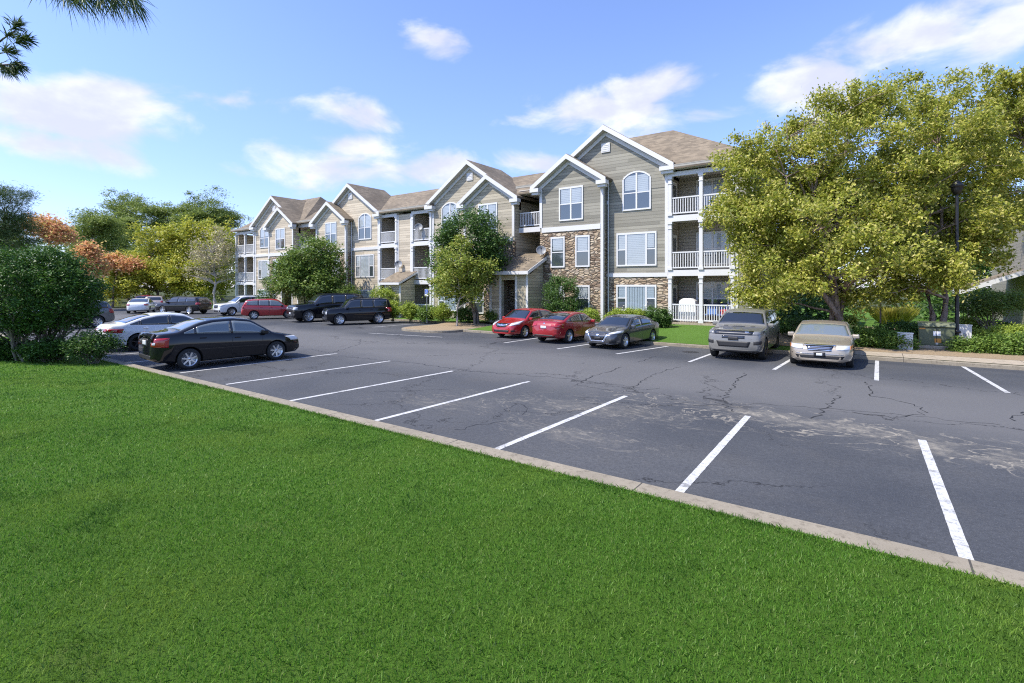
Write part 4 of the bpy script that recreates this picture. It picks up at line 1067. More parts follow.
# 12 red sedan nosed in
build_car('parked_car', 'red sedan nosed in showing its tail between the other two sedans', 'car', -12.65, 15.3, UP - R(4), P_DRED, 4.53, 1.775, 1.43, 2.70, .88, .325, 'coupe', sc=.94, spokes=5,
  rear=[('taillight', 'tail', [(.46, .84), (.94, .74)], [(.46, .92), (.93, .94)], True, .013), ('taillight', 'tail', [(.04, .74), (.34, .84)], [(.04, .93), (.36, .90)], True, .010, 'y'), Q('licence_plate', 'plate', -.18, .18, .72, .84, False, .014), Q('bumper_insert', 'black_plastic', -.70, .70, .30, .42, False, .006), Q('emblem', 'chrome', -.06, .06, .93, .98, False, .012), Q('reflector', 'tail', .70, .86, .46, .50, True, .010)])
# 13 grey sedan nose out
build_car('parked_car', 'gunmetal grey sedan nose out with a deep chrome edged grille', 'car', -9.78, 14.95, DN - R(5), P_GREY, 4.8, 1.85, 1.42, 2.775, .95, .34, 'sedan', sc=.91, spokes=5,
  front=[('headlight', 'lamp', [(.56, .66), (.95, .72)], [(.54, .72), (.92, .82)], True, .012), ('grille', 'blackgloss', [(-.30, .40), (.30, .40)], [(-.50, .72), (.50, .72)], False, .008), ('grille_surround', 'chrome', [(.52, .72), (.32, .38)], [(.60, .72), (.40, .34)], True, .018), ('grille_surround', 'chrome', [(-.40, .34), (.40, .34)], [(-.32, .39), (.32, .39)], False, .016), Q('emblem', 'chrome', -.07, .07, .58, .68, False, .02), Q('licence_plate', 'dark', -.17, .17, .42, .54, False, .02), Q('lower_intake', 'black_plastic', .62, .88, .28, .46, True, .006), Q('bumper_lip', 'chrome', .50, .86, .24, .265, True, .012)])
# 14 warm grey suv
build_car('parked_car', 'warm grey suv nose out with scooped bonnet and black grille', 'car', -4.78, 15.0, DN + R(1), P_DGREY, 5.1, 1.93, 1.76, 3.04, .92, .39, 'muscle', sc=.95, rim='alloy_dark', spokes=5,
  front=[('grille', 'blackgloss', [(-.66, .94), (.66, .94)], [(-.70, 1.08), (.70, 1.08)], False, .010), Q('grille_bar', P_DGREY, -.60, .60, .985, 1.005, False, .02), ('headlight', 'lamp_smoked', [(.66, .95), (.96, .96)], [(.70, 1.07), (.94, 1.09)], True, .014),
         ('lower_grille', 'black_plastic', [(-.52, .50), (.52, .50)], [(-.60, .70), (.60, .70)], False, .008), Q('licence_plate', 'black_plastic', -.18, .18, .74, .86, False, .018), Q('plate_recess', 'blackgloss', -.40, .40, .80, .90, False, .006), ('fog_lamp', 'black_plastic', [(.70, .60), (.94, .62)], [(.70, .72), (.94, .74)], True, .008), Q('bumper_lip', 'black_plastic', -.85, .85, .30, .40, False, .012),
         ('bonnet_scoop', 'blackgloss', [(-.24, .95), (.24, .95)], [(-.2, 1.12), (.2, 1.12)], False, .012, 'z'), ('bonnet_vent', 'blackgloss', [(.42, 1.0), (.56, 1.0)], [(.42, 1.25), (.56, 1.25)], True, .006, 'z'), Q('emblem', 'chrome', .40, .54, 1.02, 1.05, False, .022)])
# 15 champagne sedan
build_car('parked_car', 'champagne older sedan nose out with a bright chrome grille', 'car', -2.22, 14.6, DN + R(1.5), P_GOLD, 4.95, 1.86, 1.40, 2.77, .99, .325, 'old', sc=.96, glass='cglass_light',
  front=[('headlight', 'lamp', [(.50, .62), (.95, .64)], [(.50, .76), (.93, .76)], True, .012), ('grille', 'alloy_dark', [(-.33, .58), (.33, .58)], [(-.42, .74), (.42, .74)], False, .010)] + [Q('grille_bar', 'chrome', -.36, .36, .60 + .045 * k, .615 + .045 * k, False, .018) for k in range(4)] + [('grille_surround', 'chrome', [(-.46, .735), (.46, .735)], [(-.47, .765), (.47, .765)], False, .02), ('lower_intake', 'black_plastic', [(-.66, .34), (.66, .34)], [(-.74, .44), (.74, .44)], False, .006), Q('licence_plate', 'dark', -.17, .17, .40, .54, False, .03), Q('plate_emblem', 'plate', -.09, .09, .43, .51, False, .036), Q('bumper_strip', 'chrome', -.84, .84, .475, .495, False, .014), Q('side_marker', 'amber', .88, .96, .64, .74, True, .014)])
# ------------------------------------------------------------------ plants
def leaf_quads(C, size, up=.35, asp=.5, droop=0.):
    """one small folded leaf per centre"""
    n = len(C); a = rng.normal(size=(n, 3)); a[:, 2] = a[:, 2] * .6 - droop; a /= np.linalg.norm(a, axis=1)[:, None]
    nn = rng.normal(size=(n, 3)); nn[:, 2] = np.abs(nn[:, 2]) + up; nn[:, :2] += np.array([-.25, -.35]); b = np.cross(nn, a); b /= np.linalg.norm(b, axis=1)[:, None] + 1e-9
    s = size * rng.uniform(.6, 1.35, n)[:, None]
    V = np.stack([C - a * s, C + b * s * asp, C + a * s, C - b * s * asp], 1).reshape(-1, 3)
    F = (np.arange(n)[:, None] * 4 + np.arange(4)[None]).astype(np.int32)
    return V, F
def clumps(blobs, n_cl, shell=.55, flat=1.):
    """cluster centres spread through ellipsoid blobs, weighted by volume"""
    w = np.array([b[3] * b[4] * b[5] for b in blobs]) ** .75; w /= w.sum(); out = []
    for b, k in zip(blobs, np.maximum(1, (w * n_cl)).astype(int)):
        d = rng.normal(size=(k, 3)); d /= np.linalg.norm(d, axis=1)[:, None]
        r = rng.uniform(shell ** 3, 1.06, k) ** (1 / 3)
        out.append(np.array(b[:3]) + d * r[:, None] * np.array(b[3:6]))
    return np.concatenate(out)
def pblob(px, py, t, rx, ry, dep=None):
    c = at(px, py, t); a = rx / FPX * t; b = ry / FPX * t
    return (c.x, c.y, c.z, a, dep or a, b)
def crown_mesh(name, blobs, n_cl, per, rad, size, m, parent, shell=.5, droop=0., asp=.5, squash=.75, sub=0.):
    if sub:
        sc_ = clumps(blobs, max(8, n_cl // 9), shell); k9 = max(1, n_cl // len(sc_))
        o9 = rng.normal(size=(len(sc_), k9, 3)) * np.array([1., 1., .62]) * sub * rng.uniform(.55, 1.25, len(sc_))[:, None, None] * .55
        cl = (sc_[:, None, :] + o9).reshape(-1, 3)
    else: cl = clumps(blobs, n_cl, shell)
    K = len(cl)
    rr = rad * rng.uniform(.6, 1.4, K); cnt = per
    off = rng.normal(size=(K, cnt, 3)) * .5; off[:, :, 2] *= squash
    P = (cl[:, None, :] + off * rr[:, None, None]).reshape(-1, 3)
    P[:, 2] = np.maximum(P[:, 2], .12)
    V, F = leaf_quads(P, size, droop=droop, asp=asp)
    o_ = root_loc(parent); V = V - np.array(o_)[None]
    return np_obj(name, V, F, m, parent), cl
def limb_pts(a, b, k=5, sag=.1, wob=.06):
    a, b = Vector(a), Vector(b); L_ = (b - a).length; P = []
    for i in range(k + 1):
        f = i / k; p = a.lerp(b, f); p.z += math.sin(f * math.pi) * sag * L_
        if 0 < i < k: p += Vector((random.uniform(-1, 1), random.uniform(-1, 1), random.uniform(-.5, .5))) * wob * L_
        P.append(p)
    return P
def tree(name, label, base, blobs, leaf, bark='bark', n_cl=240, per=90, rad=.6, size=.08, stems=1, tr=.16, fork=.35, limbs=22, shell=.5, cat='tree', group=None, droop=0., lean=.35, asp=.5, squash=.75, sub=0.):
    base = Vector(base); t = thing(name, base, label, cat, group)
    cr, cl = crown_mesh('crown', blobs, n_cl, per, rad, size, leaf, t, shell, droop, asp, squash, sub)
    zt = max(b[2] + b[5] * .75 for b in blobs); zlow = min(b[2] - b[5] for b in blobs)
    cen = Vector(np.mean([b[:3] for b in blobs], axis=0))
    mb = MB(); axes = []
    for k in range(stems):
        a = 2 * math.pi * k / max(1, stems) + .7; r0 = 0 if stems == 1 else tr * 1.3
        p0 = base + Vector((math.cos(a) * r0, math.sin(a) * r0, -.1)); b = blobs[k % len(blobs)]
        tip = Vector((cen.x * (1 - lean) + b[0] * lean, cen.y * (1 - lean) + b[1] * lean, base.z + (zt - base.z) * (.84 - .1 * (k % 3))))
        P = limb_pts(p0, tip, 8, 0., .025); rads = [tr * (1 - .92 * i / 8) * (1.25 if i == 0 else 1) for i in range(9)]
        mb.path(P, rads, 8); axes.append((P, rads))
    idx = rng.permutation(len(cl))[:limbs]
    for i in idx:
        c = Vector(cl[i]); P, rads = axes[random.randrange(len(axes))]
        best = min(range(1, len(P) - 1), key=lambda q: (P[q] - c).length + (6 if P[q].z > c.z - .2 else 0))
        q = P[best]; mb.path(limb_pts(q, c, 5, .06, .05), [rads[best] * .55 * (1 - .85 * k / 5) + .008 for k in range(6)], 5)
    obj('trunk', mb, bark, t, world=True, fixn=False)
    return t
def gz(x, y): return ground_z(x, y) if abs(x) < 72 and y > -24 and y < 60 else -.06
def gp(px, t):
    p = at(px, HOR, t); p.z = gz(p.x, p.y) if not (0 < p.y < 15.5) else 0; return p

# river birches on the right
tree('river_birch', 'tall multi stemmed birch with pale peeling trunks right behind the champagne sedan', gp(842, 22.), [pblob(782, 185, 22.5, 46, 52), pblob(845, 160, 23, 56, 58), pblob(812, 240, 22, 76, 50), pblob(755, 232, 22.3, 34, 44), pblob(872, 225, 22, 52, 62), pblob(800, 283, 21.3, 48, 22), pblob(866, 135, 23.5, 30, 34), pblob(781, 140, 22.8, 9, 20), pblob(803, 128, 23, 10, 20), pblob(836, 108, 23.2, 11, 20), pblob(868, 100, 23.5, 12, 16), pblob(745, 170, 22.6, 9, 18), pblob(736, 215, 22.6, 17, 36), pblob(752, 175, 22.8, 24, 30)],
     'leaf_birch', 'bark_birch', 920, 135, .42, .072, 4, .13, limbs=100, droop=.7, lean=.8, shell=.35, squash=.9, sub=1.0)
tree('river_birch', 'tall forked birch standing behind the green transformer box', gp(936, 23.), [pblob(938, 138, 23.6, 48, 52), pblob(922, 215, 23, 58, 62), pblob(965, 190, 23.6, 50, 60), pblob(915, 96, 23.6, 11, 18), pblob(938, 88, 23.6, 10, 16), pblob(965, 98, 23.6, 12, 20), pblob(903, 274, 22.4, 44, 28), pblob(870, 288, 22.0, 30, 16), pblob(958, 248, 22.6, 30, 28)],
     'leaf_birch', 'bark_birch', 720, 135, .42, .072, 3, .13, limbs=80, droop=.7, lean=.8, shell=.35, squash=.9, sub=1.0)
tree('river_birch', 'tallest birch cut off by the right edge beside the neighbouring building', gp(1080, 25.5), [pblob(1002, 84, 25, 10, 20), pblob(1020, 78, 25, 12, 18), pblob(1012, 128, 25, 40, 48), pblob(1055, 160, 25.5, 60, 58), pblob(1000, 195, 24.5, 34, 34), pblob(1060, 110, 26, 50, 50)],
     'leaf_birch', 'bark_birch', 620, 125, .44, .078, 3, .13, limbs=60, droop=.7, lean=.8, shell=.35, squash=.9, sub=1.0)
# trees by the building
tree('crape_myrtle', 'dense dark green tree rising in front of the second gable', gp(476, 33.2), [pblob(473, 238, 33.4, 32, 28), pblob(448, 260, 33.4, 18, 28), pblob(488, 256, 33.2, 19, 26), pblob(460, 282, 33.2, 25, 22)], 'leaf_dark', 'bark', 330, 90, .55, .085, 3, .10, limbs=25)
tree('young_street_tree', 'slender young tree with yellowing leaves on the kerbed island', gp(457, 31.), [pblob(455, 262, 31, 20, 16), pblob(447, 284, 31, 20, 13), pblob(479, 272, 31, 16, 13), pblob(460, 246, 31, 10, 10), pblob(470, 295, 31, 14, 8)], 'leaf_young', 'bark_pale', 120, 60, .40, .085, 1, .075, limbs=26, lean=.1)
tree('crape_myrtle', 'wide green tree before the third and fourth gables', gp(306, 42.5), [pblob(313, 258, 42.5, 24, 22), pblob(293, 276, 42.5, 20, 20), pblob(331, 277, 42.5, 14, 20), pblob(310, 283, 42, 30, 15)], 'leaf_green', 'bark', 290, 90, .62, .11, 3, .11, limbs=25, droop=.4)
# left background
tree('bare_tree', 'pale trunked tree with thin bare twigs beside the far black crossover', gp(216, 57.), [pblob(214, 250, 57, 20, 24), pblob(200, 262, 57, 14, 20), pblob(228, 265, 57, 10, 20)], 'leaf_tan', 'bark_pale', 110, 28, .8, .13, 1, .2, limbs=70, lean=.2)
tree('yellow_green_tree', 'broad yellow green tree behind the far black crossover', gp(200, 68), [pblob(200, 250, 68, 30, 32), pblob(190, 275, 66, 30, 22), pblob(222, 268, 68, 18, 32), pblob(172, 250, 69, 14, 26)], 'leaf_yellow', 'bark', 420, 80, .9, .17, 1, .25, limbs=20, sub=2.0)
tree('yellow_green_tree', 'lower yellow green tree over the beige hatchback', gp(158, 66), [pblob(160, 258, 67, 20, 28), pblob(150, 280, 65, 26, 18), pblob(122, 287, 64, 18, 15)], 'leaf_yellow', 'bark', 320, 80, .85, .16, 1, .22, limbs=16, sub=1.8)
tree('orange_maple', 'orange red maple rising above the big round bush', gp(48, 52), [pblob(44, 227, 52, 12, 8), pblob(62, 235, 52, 8, 7)], 'leaf_orange', 'bark', 110, 60, .8, .145, 1, .18, limbs=16)
tree('orange_maple', 'low orange maple above the white coupe', gp(112, 62), [pblob(112, 262, 62, 11, 7), pblob(129, 266, 62, 9, 6)], 'leaf_orange', 'bark', 90, 60, .7, .16, 1, .16, limbs=12)
tree('orange_maple', 'thin orange gold maple right of the big round bush', gp(92, 56), [pblob(88, 253, 56, 5, 8), pblob(96, 268, 56, 5, 8)], 'leaf_orange', 'bark', 90, 60, .8, .15, 1, .14, limbs=12)
PN = [(150, 90, [(152, 205, 20, 9), (140, 216, 20, 9), (165, 218, 18, 10), (150, 232, 24, 12)], 'tall full crowned pine at the middle of the left skyline'),
      (128, 94, [(124, 206, 10, 6), (132, 218, 9, 8), (120, 226, 12, 10)], 'slim pine left of the full crowned pine on the skyline'),
      (196, 92, [(197, 206, 10, 7), (206, 214, 12, 8), (188, 216, 10, 8), (198, 230, 16, 12)], 'pine on the skyline directly above the broad yellow green tree'),
      (94, 80, [(92, 218, 14, 9), (84, 230, 14, 12), (104, 232, 14, 12), (94, 248, 20, 14)], 'shorter pine rising over the orange maples'),
      (222, 95, [(222, 214, 8, 6), (230, 222, 8, 8), (216, 226, 10, 10)], 'pine on the skyline nearest to the building')]
for (bx, t, bl, lab) in PN:
    tree('pine_tree', lab, gp(bx, t), [pblob(a, b, t + random.uniform(-2, 2), c, d) for a, b, c, d in bl], 'pine_far', 'bark_pine', 190, 120, 1.15, .20, 1, .28, limbs=26, asp=.25, squash=.5, sub=2.2)
tree('pine_tree', 'dark pine top at the left edge above the round bush', gp(-6, 22.), [pblob(6, 196, 22, 20, 10), pblob(-10, 222, 22, 32, 16), pblob(18, 216, 22, 10, 12), pblob(3, 240, 22, 26, 12)], 'needle', 'bark_pine', 240, 150, .42, .085, 1, .16, limbs=40, asp=.08, squash=.5)
# far woodland, one mass
WB = []
for k in range(46):
    px = random.uniform(-260, 236); t = random.uniform(98, 125); WB.append(pblob(px, random.uniform(236, 262), t, random.uniform(14, 26), random.uniform(14, 24)))
for k in range(30):
    px = random.uniform(-150, 240); t = random.uniform(74, 90); WB.append(pblob(px, random.uniform(268, 285), t, random.uniform(14, 22), random.uniform(10, 18)))
wl = thing('woodland', (0, 0, 0), 'mixed green woodland closing the view behind the left trees', 'woodland'); tag(wl, kind='stuff')
crown_mesh('foliage', WB, 1500, 60, 1.7, .28, 'pine_far', wl, .3)
WB = []
for k in range(44):
    px = random.uniform(735, 1300); t = random.uniform(44, 62); WB.append(pblob(px, random.uniform(195, 290), t, random.uniform(22, 40), random.uniform(24, 42)))
wl = thing('woodland', (0, 0, 0), 'dark green woodland behind the birches on the right', 'woodland'); tag(wl, kind='stuff')
for k in range(16):
    px = random.choice((random.uniform(745, 868), random.uniform(918, 960), random.uniform(745, 868))); t = random.uniform(34, 40); WB.append(pblob(px, random.uniform(300, 312), t, random.uniform(14, 26), random.uniform(12, 20)))
crown_mesh('foliage', WB, 1700, 60, 1.1, .18, 'leaf_dark', wl, .3)

# shrubs
def shrub(name, label, px, py, t, rx, ry, leaf, n_cl=90, per=70, rad=.22, size=.045, group=None, cat='shrub', stems=5, extra=()):
    b = [pblob(px, py, t, rx, ry)] + [pblob(*e) for e in extra]
    base = gp(px, t); th = thing(name, base, label, cat, group)
    c, cl = crown_mesh('foliage', b, n_cl, per, rad, size, leaf, th, .45)
    mb = MB()
    for k in range(stems):
        i = random.randrange(len(cl)); mb.path(limb_pts(base + Vector((random.uniform(-.1, .1), random.uniform(-.1, .1), -.05)), cl[i], 4, .02, .06), [.03, .025, .02, .014, .006], 5)
    obj('stem', mb, 'bark', th, world=True, fixn=False)
    return th
bb = gp(38, 16.6)
th = thing('round_bush', bb, 'big dark green clipped round bush at the left end of the lawn', 'bush')
_, cl = crown_mesh('foliage', [pblob(36, 291, 16.6, 55, 44), pblob(58, 300, 16.3, 32, 32), pblob(-5, 296, 16.9, 50, 44)], 900, 85, .24, .042, 'leaf_bush', th, .72, asp=.45)
mb = MB()
for k in range(34):
    mb.path(limb_pts(bb + Vector((random.uniform(-.7, .7), random.uniform(-.6, .6), -.05)), cl[random.randrange(len(cl))], 5, .0, .05), [.045, .04, .034, .026, .018, .008], 6)
obj('stem', mb, 'bark', th, world=True, fixn=False)
for (px, py, t, rx, ry, lf, lab) in ((92, 345, 16.0, 22, 12, 'leaf_dark', 'straggly low shrub at the right foot of the round bush'), (50, 349, 16.1, 22, 9, 'leaf_bush', 'low dark shrub under the middle of the round bush'), (8, 350, 16.4, 22, 10, 'leaf_bush', 'low dark shrub at the left edge under the round bush')):
    shrub('low_shrub', lab, px, py, t, rx, ry, lf, 130, 50, .22, .035, stems=14)
shrub('conical_shrub', 'large dark green shrub against the stone bay', 562, 292, 30.6, 17, 18, 'leaf_dark', 170, 70, .26, .05, extra=((562, 306, 30.5, 18, 9),))
shrub('round_shrub', 'small yellow green shrub right of the large dark shrub', 590, 317, 28.6, 10, 7, 'leaf_lime', 60)
HED = [(617, 318, 27.4, 11, 8, 'leaf_lime', 'yellow green end of the clipped hedge behind the gunmetal sedan'), (634, 317, 27.2, 12, 8.5, 'leaf_lime', 'yellow green middle mound of the clipped hedge under the triple window'), (650, 317, 27., 12, 9, 'leaf_dark', 'dark green mound of the clipped hedge beside the porch'), (662, 318, 26.8, 9, 9, 'leaf_dark', 'dark green end mound of the clipped hedge touching the porch corner')]
for h in HED: shrub('hedge_shrub', h[6], *h[:5], h[5], 90, 75, .2, .042, group='clipped hedge under the windows')
SH = [(384, 297, 39.5, 13, 12, 'leaf_lime', 'tall light green shrub behind the boxy black suv'), (346, 293, 41.5, 14, 8, 'leaf_green', 'light green shrub showing over the long black suv'), (268, 290, 45., 11, 15, 'leaf_dark', 'dark narrow shrub against the far wing of the building'),
      (393, 310, 36., 10, 8, 'leaf_lime', 'bright rounded shrub at the left end of the bed by the island'), (410, 311, 35.5, 9, 8, 'leaf_lime', 'bright rounded shrub second from left in the bed by the island'), (427, 313, 35., 9, 7, 'leaf_hedge', 'mid green shrub left of the young tree trunk'), (443, 312, 34.5, 9, 8, 'leaf_lime', 'yellowish shrub directly behind the young tree trunk'), (466, 314, 34.5, 11, 7, 'leaf_dark', 'dark low shrub right of the young tree trunk'), (494, 316, 33.6, 7, 7, 'leaf_green', 'small green shrub at the left corner of the covered entrance')]
for h in SH: shrub('garden_shrub', h[6], *h[:5], h[5], 70, 65, .26, .055, group=None)
RS = [(800, 327, 23, 26, 8, 'leaf_dark', 'dark groundcover shrub behind the warm grey suv'), (845, 326, 24., 12, 10, 'leaf_lime', 'light round shrub behind the champagne sedan roof'), (872, 339, 20.6, 22, 11, 'leaf_hedge', 'broad hedge mound right of the champagne sedan'), (895, 343, 20., 18, 10, 'leaf_hedge', 'hedge mound left of the white utility pedestal'), (903, 331, 22.5, 22, 8, 'leaf_dark', 'dark hedge mound behind the two mounds left of the transformer'),
      (972, 349, 19., 18, 10, 'leaf_hedge', 'low hedge mound just right of the transformer'), (998, 348, 18.6, 20, 12, 'leaf_hedge', 'middle hedge mound of the right front row'), (1024, 347, 18.3, 20, 13, 'leaf_hedge', 'hedge mound at the right edge of the front row'), (1000, 336, 21.2, 22, 8, 'leaf_lime', 'lighter hedge mound behind the right front row'), (1028, 334, 21., 20, 8, 'leaf_lime', 'lighter hedge mound at the right edge of the back row'), (970, 325, 25., 14, 7, 'leaf_lime', 'small bright shrub behind the beige pedestal'), (775, 322, 25, 12, 8, 'leaf_dark', 'dark shrub at the right end of the building')]
for h in RS: shrub('bed_shrub', h[6], *h[:5], h[5], 120, 70, .2, .042)
shrub('spreading_shrub', 'umbrella shaped shrub with bare stems in front of the neighbouring building', 992, 303, 24., 26, 13, 'leaf_green', 150, 70, .26, .05, stems=16, extra=((975, 309, 24, 14, 7), (1010, 300, 24, 14, 10)))
# ornamental grass clump
og = gp(893, 33.); th = thing('ornamental_grass', og, 'bright yellow clump of tall ornamental grass in the gap under the birches', 'ornamental grass')
n = 3200; a = rng.uniform(0, 6.28, n); rr = rng.uniform(0, .75, n); ln = rng.uniform(.35, 1.25, n); out = rng.uniform(.0, .55, n) + (1.25 - ln) * .35
b = np.stack([np.cos(a) * rr, np.sin(a) * rr, np.zeros(n)], 1); d = np.stack([np.cos(a) * out, np.sin(a) * out, np.ones(n)], 1)
w_ = np.stack([-np.sin(a), np.cos(a), np.zeros(n)], 1) * .02
mid = b + d * ln[:, None] * .6; tip = b + d * ln[:, None] * np.array([1.25, 1.25, .92])
V = np.stack([b - w_, b + w_, mid + w_ * .8, tip, mid - w_ * .8], 1).reshape(-1, 3); np_obj('foliage', V, (np.arange(n)[:, None] * 5 + np.arange(5)[None]).astype(np.int32), 'ornamental', th)

# pine with the overhanging boughs at the upper left
def cam_xy(X, Z): return (CC * (X - TX) + SS * (Z - TY), -SS * (X - TX) + CC * (Z - TY))
px_, py_ = cam_xy(-6.8, -3.0); pb = Vector((px_, py_, gz(px_, py_)))
th = thing('pine_tree', pb, 'near pine whose long needled boughs hang in at the upper left corner', 'tree')
mb = MB(); trunk = limb_pts(pb - Vector((0, 0, .1)), pb + Vector((.3, .2, 13)), 8, 0, .01); mb.path(trunk, [.2, .18, .17, .15, .13, .11, .08, .05, .02], 10)
tufts = []
TA = 1.6; TB = 1.6
A0 = at(34, -34, TA); A1 = at(136, -2, TA); B0 = at(-30, 62, TB); B1 = at(15, 31, TB)
fk = trunk[3]
mb.path(limb_pts(fk, A0, 6, .03, .02) + limb_pts(A0, A1, 5, 0, .01)[1:], [.05, .035, .025, .018, .012, .008, .006, .005, .004, .0035, .003, .002], 6)
mb.path(limb_pts(fk - Vector((0, 0, .6)), B0, 6, .03, .02) + limb_pts(B0, B1, 4, 0, .02)[1:], [.04, .03, .022, .016, .010, .007, .005, .004, .003, .0025, .002], 6)
for (x, y, t) in ((44, -22, 3.3), (56, -14, 3.3), (66, -8, 3.25), (76, -10, 3.3), (86, -6, 3.2), (96, -7, 3.2), (104, -4, 3.15), (112, -3, 3.2), (120, -2, 3.2), (128, -2, 3.2), (134, -2, 3.15)):
    t = TA * t / 3.25; tufts.append((at(x, y, t), (at(x + 7, y + 12, t) - at(x, y, t)).normalized(), .10))
for (x, y) in ((15, 28), (17, 24), (22, 38), (27, 40), (18, 42), (9, 34), (6, 50), (10, 52)): tufts.append((at(x, y, TB), (at(x + 8, y - 2, TB) - at(x, y, TB)).normalized(), .042))
C1 = at(17, 64, TB); mb.path(limb_pts(B0, C1, 4, -.05, .02), [.004, .0035, .003, .0025, .002], 6)
for (x, y) in ((17, 64), (20, 67), (12, 66), (6, 68), (2, 66), (10, 70)): tufts.append((at(x, y, TB), (at(x + 6, y + 4, TB) - at(x, y, TB)).normalized(), .042))
for k in range(150):
    z = random.uniform(9.2, 13); r_ = (13.4 - z) * random.uniform(.15, .55); a = random.uniform(0, 6.28)
    tufts.append((pb + Vector((math.cos(a) * r_, math.sin(a) * r_, z)), Vector((math.cos(a), math.sin(a), .4)).normalized(), .22))
    if k % 5 == 0: mb.path(limb_pts(pb + Vector((0, 0, z - .5)), tufts[-1][0], 3, .02, .02), [.03, .02, .012, .006], 5)
obj('trunk', mb, 'bark_pine', th, world=True, fixn=False)
Vs = []
for (c, d, ln) in tufts:
    k = 46 if ln < .15 else 80; v = rng.normal(size=(k, 3)) * .55 + np.array(d) * .95; v /= np.linalg.norm(v, axis=1)[:, None]
    L_ = ln * rng.uniform(.7, 1.1, k)[:, None]; b0 = np.array(c) - np.array(d) * rng.uniform(0, .35, k)[:, None] * ln
    s = np.cross(v, rng.normal(size=(k, 3))); s /= np.linalg.norm(s, axis=1)[:, None]; s *= .0010 if ln < .15 else .003
    m_ = b0 + v * L_ * .6; tp = b0 + v * L_; tp[:, 2] -= .02 * L_[:, 0] / .15
    Vs.append(np.stack([b0 - s, b0 + s, m_ + s, tp, m_ - s], 1).reshape(-1, 3))
V = np.concatenate(Vs) - np.array(pb)[None]; n = len(V) // 5
np_obj('needles', V, (np.arange(n)[:, None] * 5 + np.arange(5)[None]).astype(np.int32), 'needle', th)
# ------------------------------------------------------------------ street furniture
p = gp(957, 21.1)
t = thing('street_lamp', p, 'tall black lamp post rising into the birch crown behind the transformer', 'street lamp')
mb = MB(); mb.path([(0, 0, -.05), (0, 0, .1), (0, 0, .5), (0, 0, 6.2)], [.11, .09, .075, .055], 14); mb.box(-.17, .17, -.17, .17, -.05, .06); obj('pole', mb, 'dark', t)
mb = MB(); mb.lathe([(.0, 6.2), (.12, 6.2), (.2, 6.42), (.2, 6.5), (.26, 6.52), (.1, 6.75), (0, 6.8)], (0, 0, 0), 'z', 16); obj('lamp_head', mb, 'dark', t)
mb = MB(); mb.lathe([(.085, .5), (.13, .5), (.14, .56), (.085, .62)], (0, 0, 0), 'z', 14); obj('base_collar', mb, 'dark', t)
p = gp(880.5, 29.); t = thing('garden_post', p, 'thin black post in front of the yellow ornamental grass', 'post')
mb = MB(); mb.path([(0, 0, -.05), (0, 0, 2.4)], .045, 10); obj('pole', mb, 'dark', t); mb = MB(); mb.lathe([(0, 2.4), (.1, 2.4), (.13, 2.55), (.1, 2.72), (0, 2.76)], (0, 0, 0), 'z', 12); obj('lamp_head', mb, 'dark', t)
# transformer box
p = gp(936, 20.2)
t = thing('transformer_box', p, 'large olive green electrical transformer box on a concrete pad', 'transformer', rz=R(-2))
mb = MB(); mb.box(-.74, .74, -.62, .66, -.1, .12); obj('pad', mb, 'walk', t, bevel=.02)
mb = MB(); mb.prism([(-.5, .122), (.55, .122), (.55, .95), (-.42, .95), (-.5, .80)], 'x', -.54, .54); obj('cabinet', mb, 'xfmr', t, bevel=.02)
mb = MB(); mb.prism([(-.56, .86), (-.46, 1.0), (.6, 1.0), (.6, .952), (-.44, .952), (-.54, .83)], 'x', -.57, .57); obj('lid', mb, 'xfmr', t, bevel=.012)
mb = MB(); mb.box(-.012, .012, -.512, -.5005, .14, .80); obj('door_seam', mb, 'dark', t)
mb = MB(); mb.box(-.10, .12, -.512, -.502, .50, .68); obj('notice_label', mb, 'sign_white', t)
mb = MB(); mb.box(-.06, .14, -.512, -.502, .24, .40); obj('warning_label', mb, 'orange_label', t)
mb = MB(); mb.box(-.52, -.34, -.512, -.502, .74, .79); obj('warning_label', mb, 'orange_label', t)
mb = MB(); mb.box(-.03, .05, -.53, -.512, .17, .24); obj('padlock', mb, 'steel', t)
def pedestal(px, t_, w, h, lab):
    p = gp(px, t_); t = thing('utility_pedestal', p, lab, 'utility box')
    mb = MB(); mb.prism([(-w * .45, -.05), (w * .45, -.05), (w * .45, h), (-w * .35, h)], 'x', -w, w); obj('cabinet', mb, 'ubox', t, bevel=.02)
    mb = MB(); mb.box(-w - .02, w + .02, -w * .42, w * .5, h + .002, h + .05); obj('lid', mb, 'ubox', t, bevel=.012)
    mb = MB(); mb.box(-.05, .05, -w * .49, -w * .44, h * .5, h * .62); obj('latch', mb, 'steel', t)
pedestal(905, 19.6, .24, .60, 'small pale utility pedestal in the hedge left of the transformer'); pedestal(964.5, 21., .22, .80, 'taller pale utility pedestal right of the lamp post')
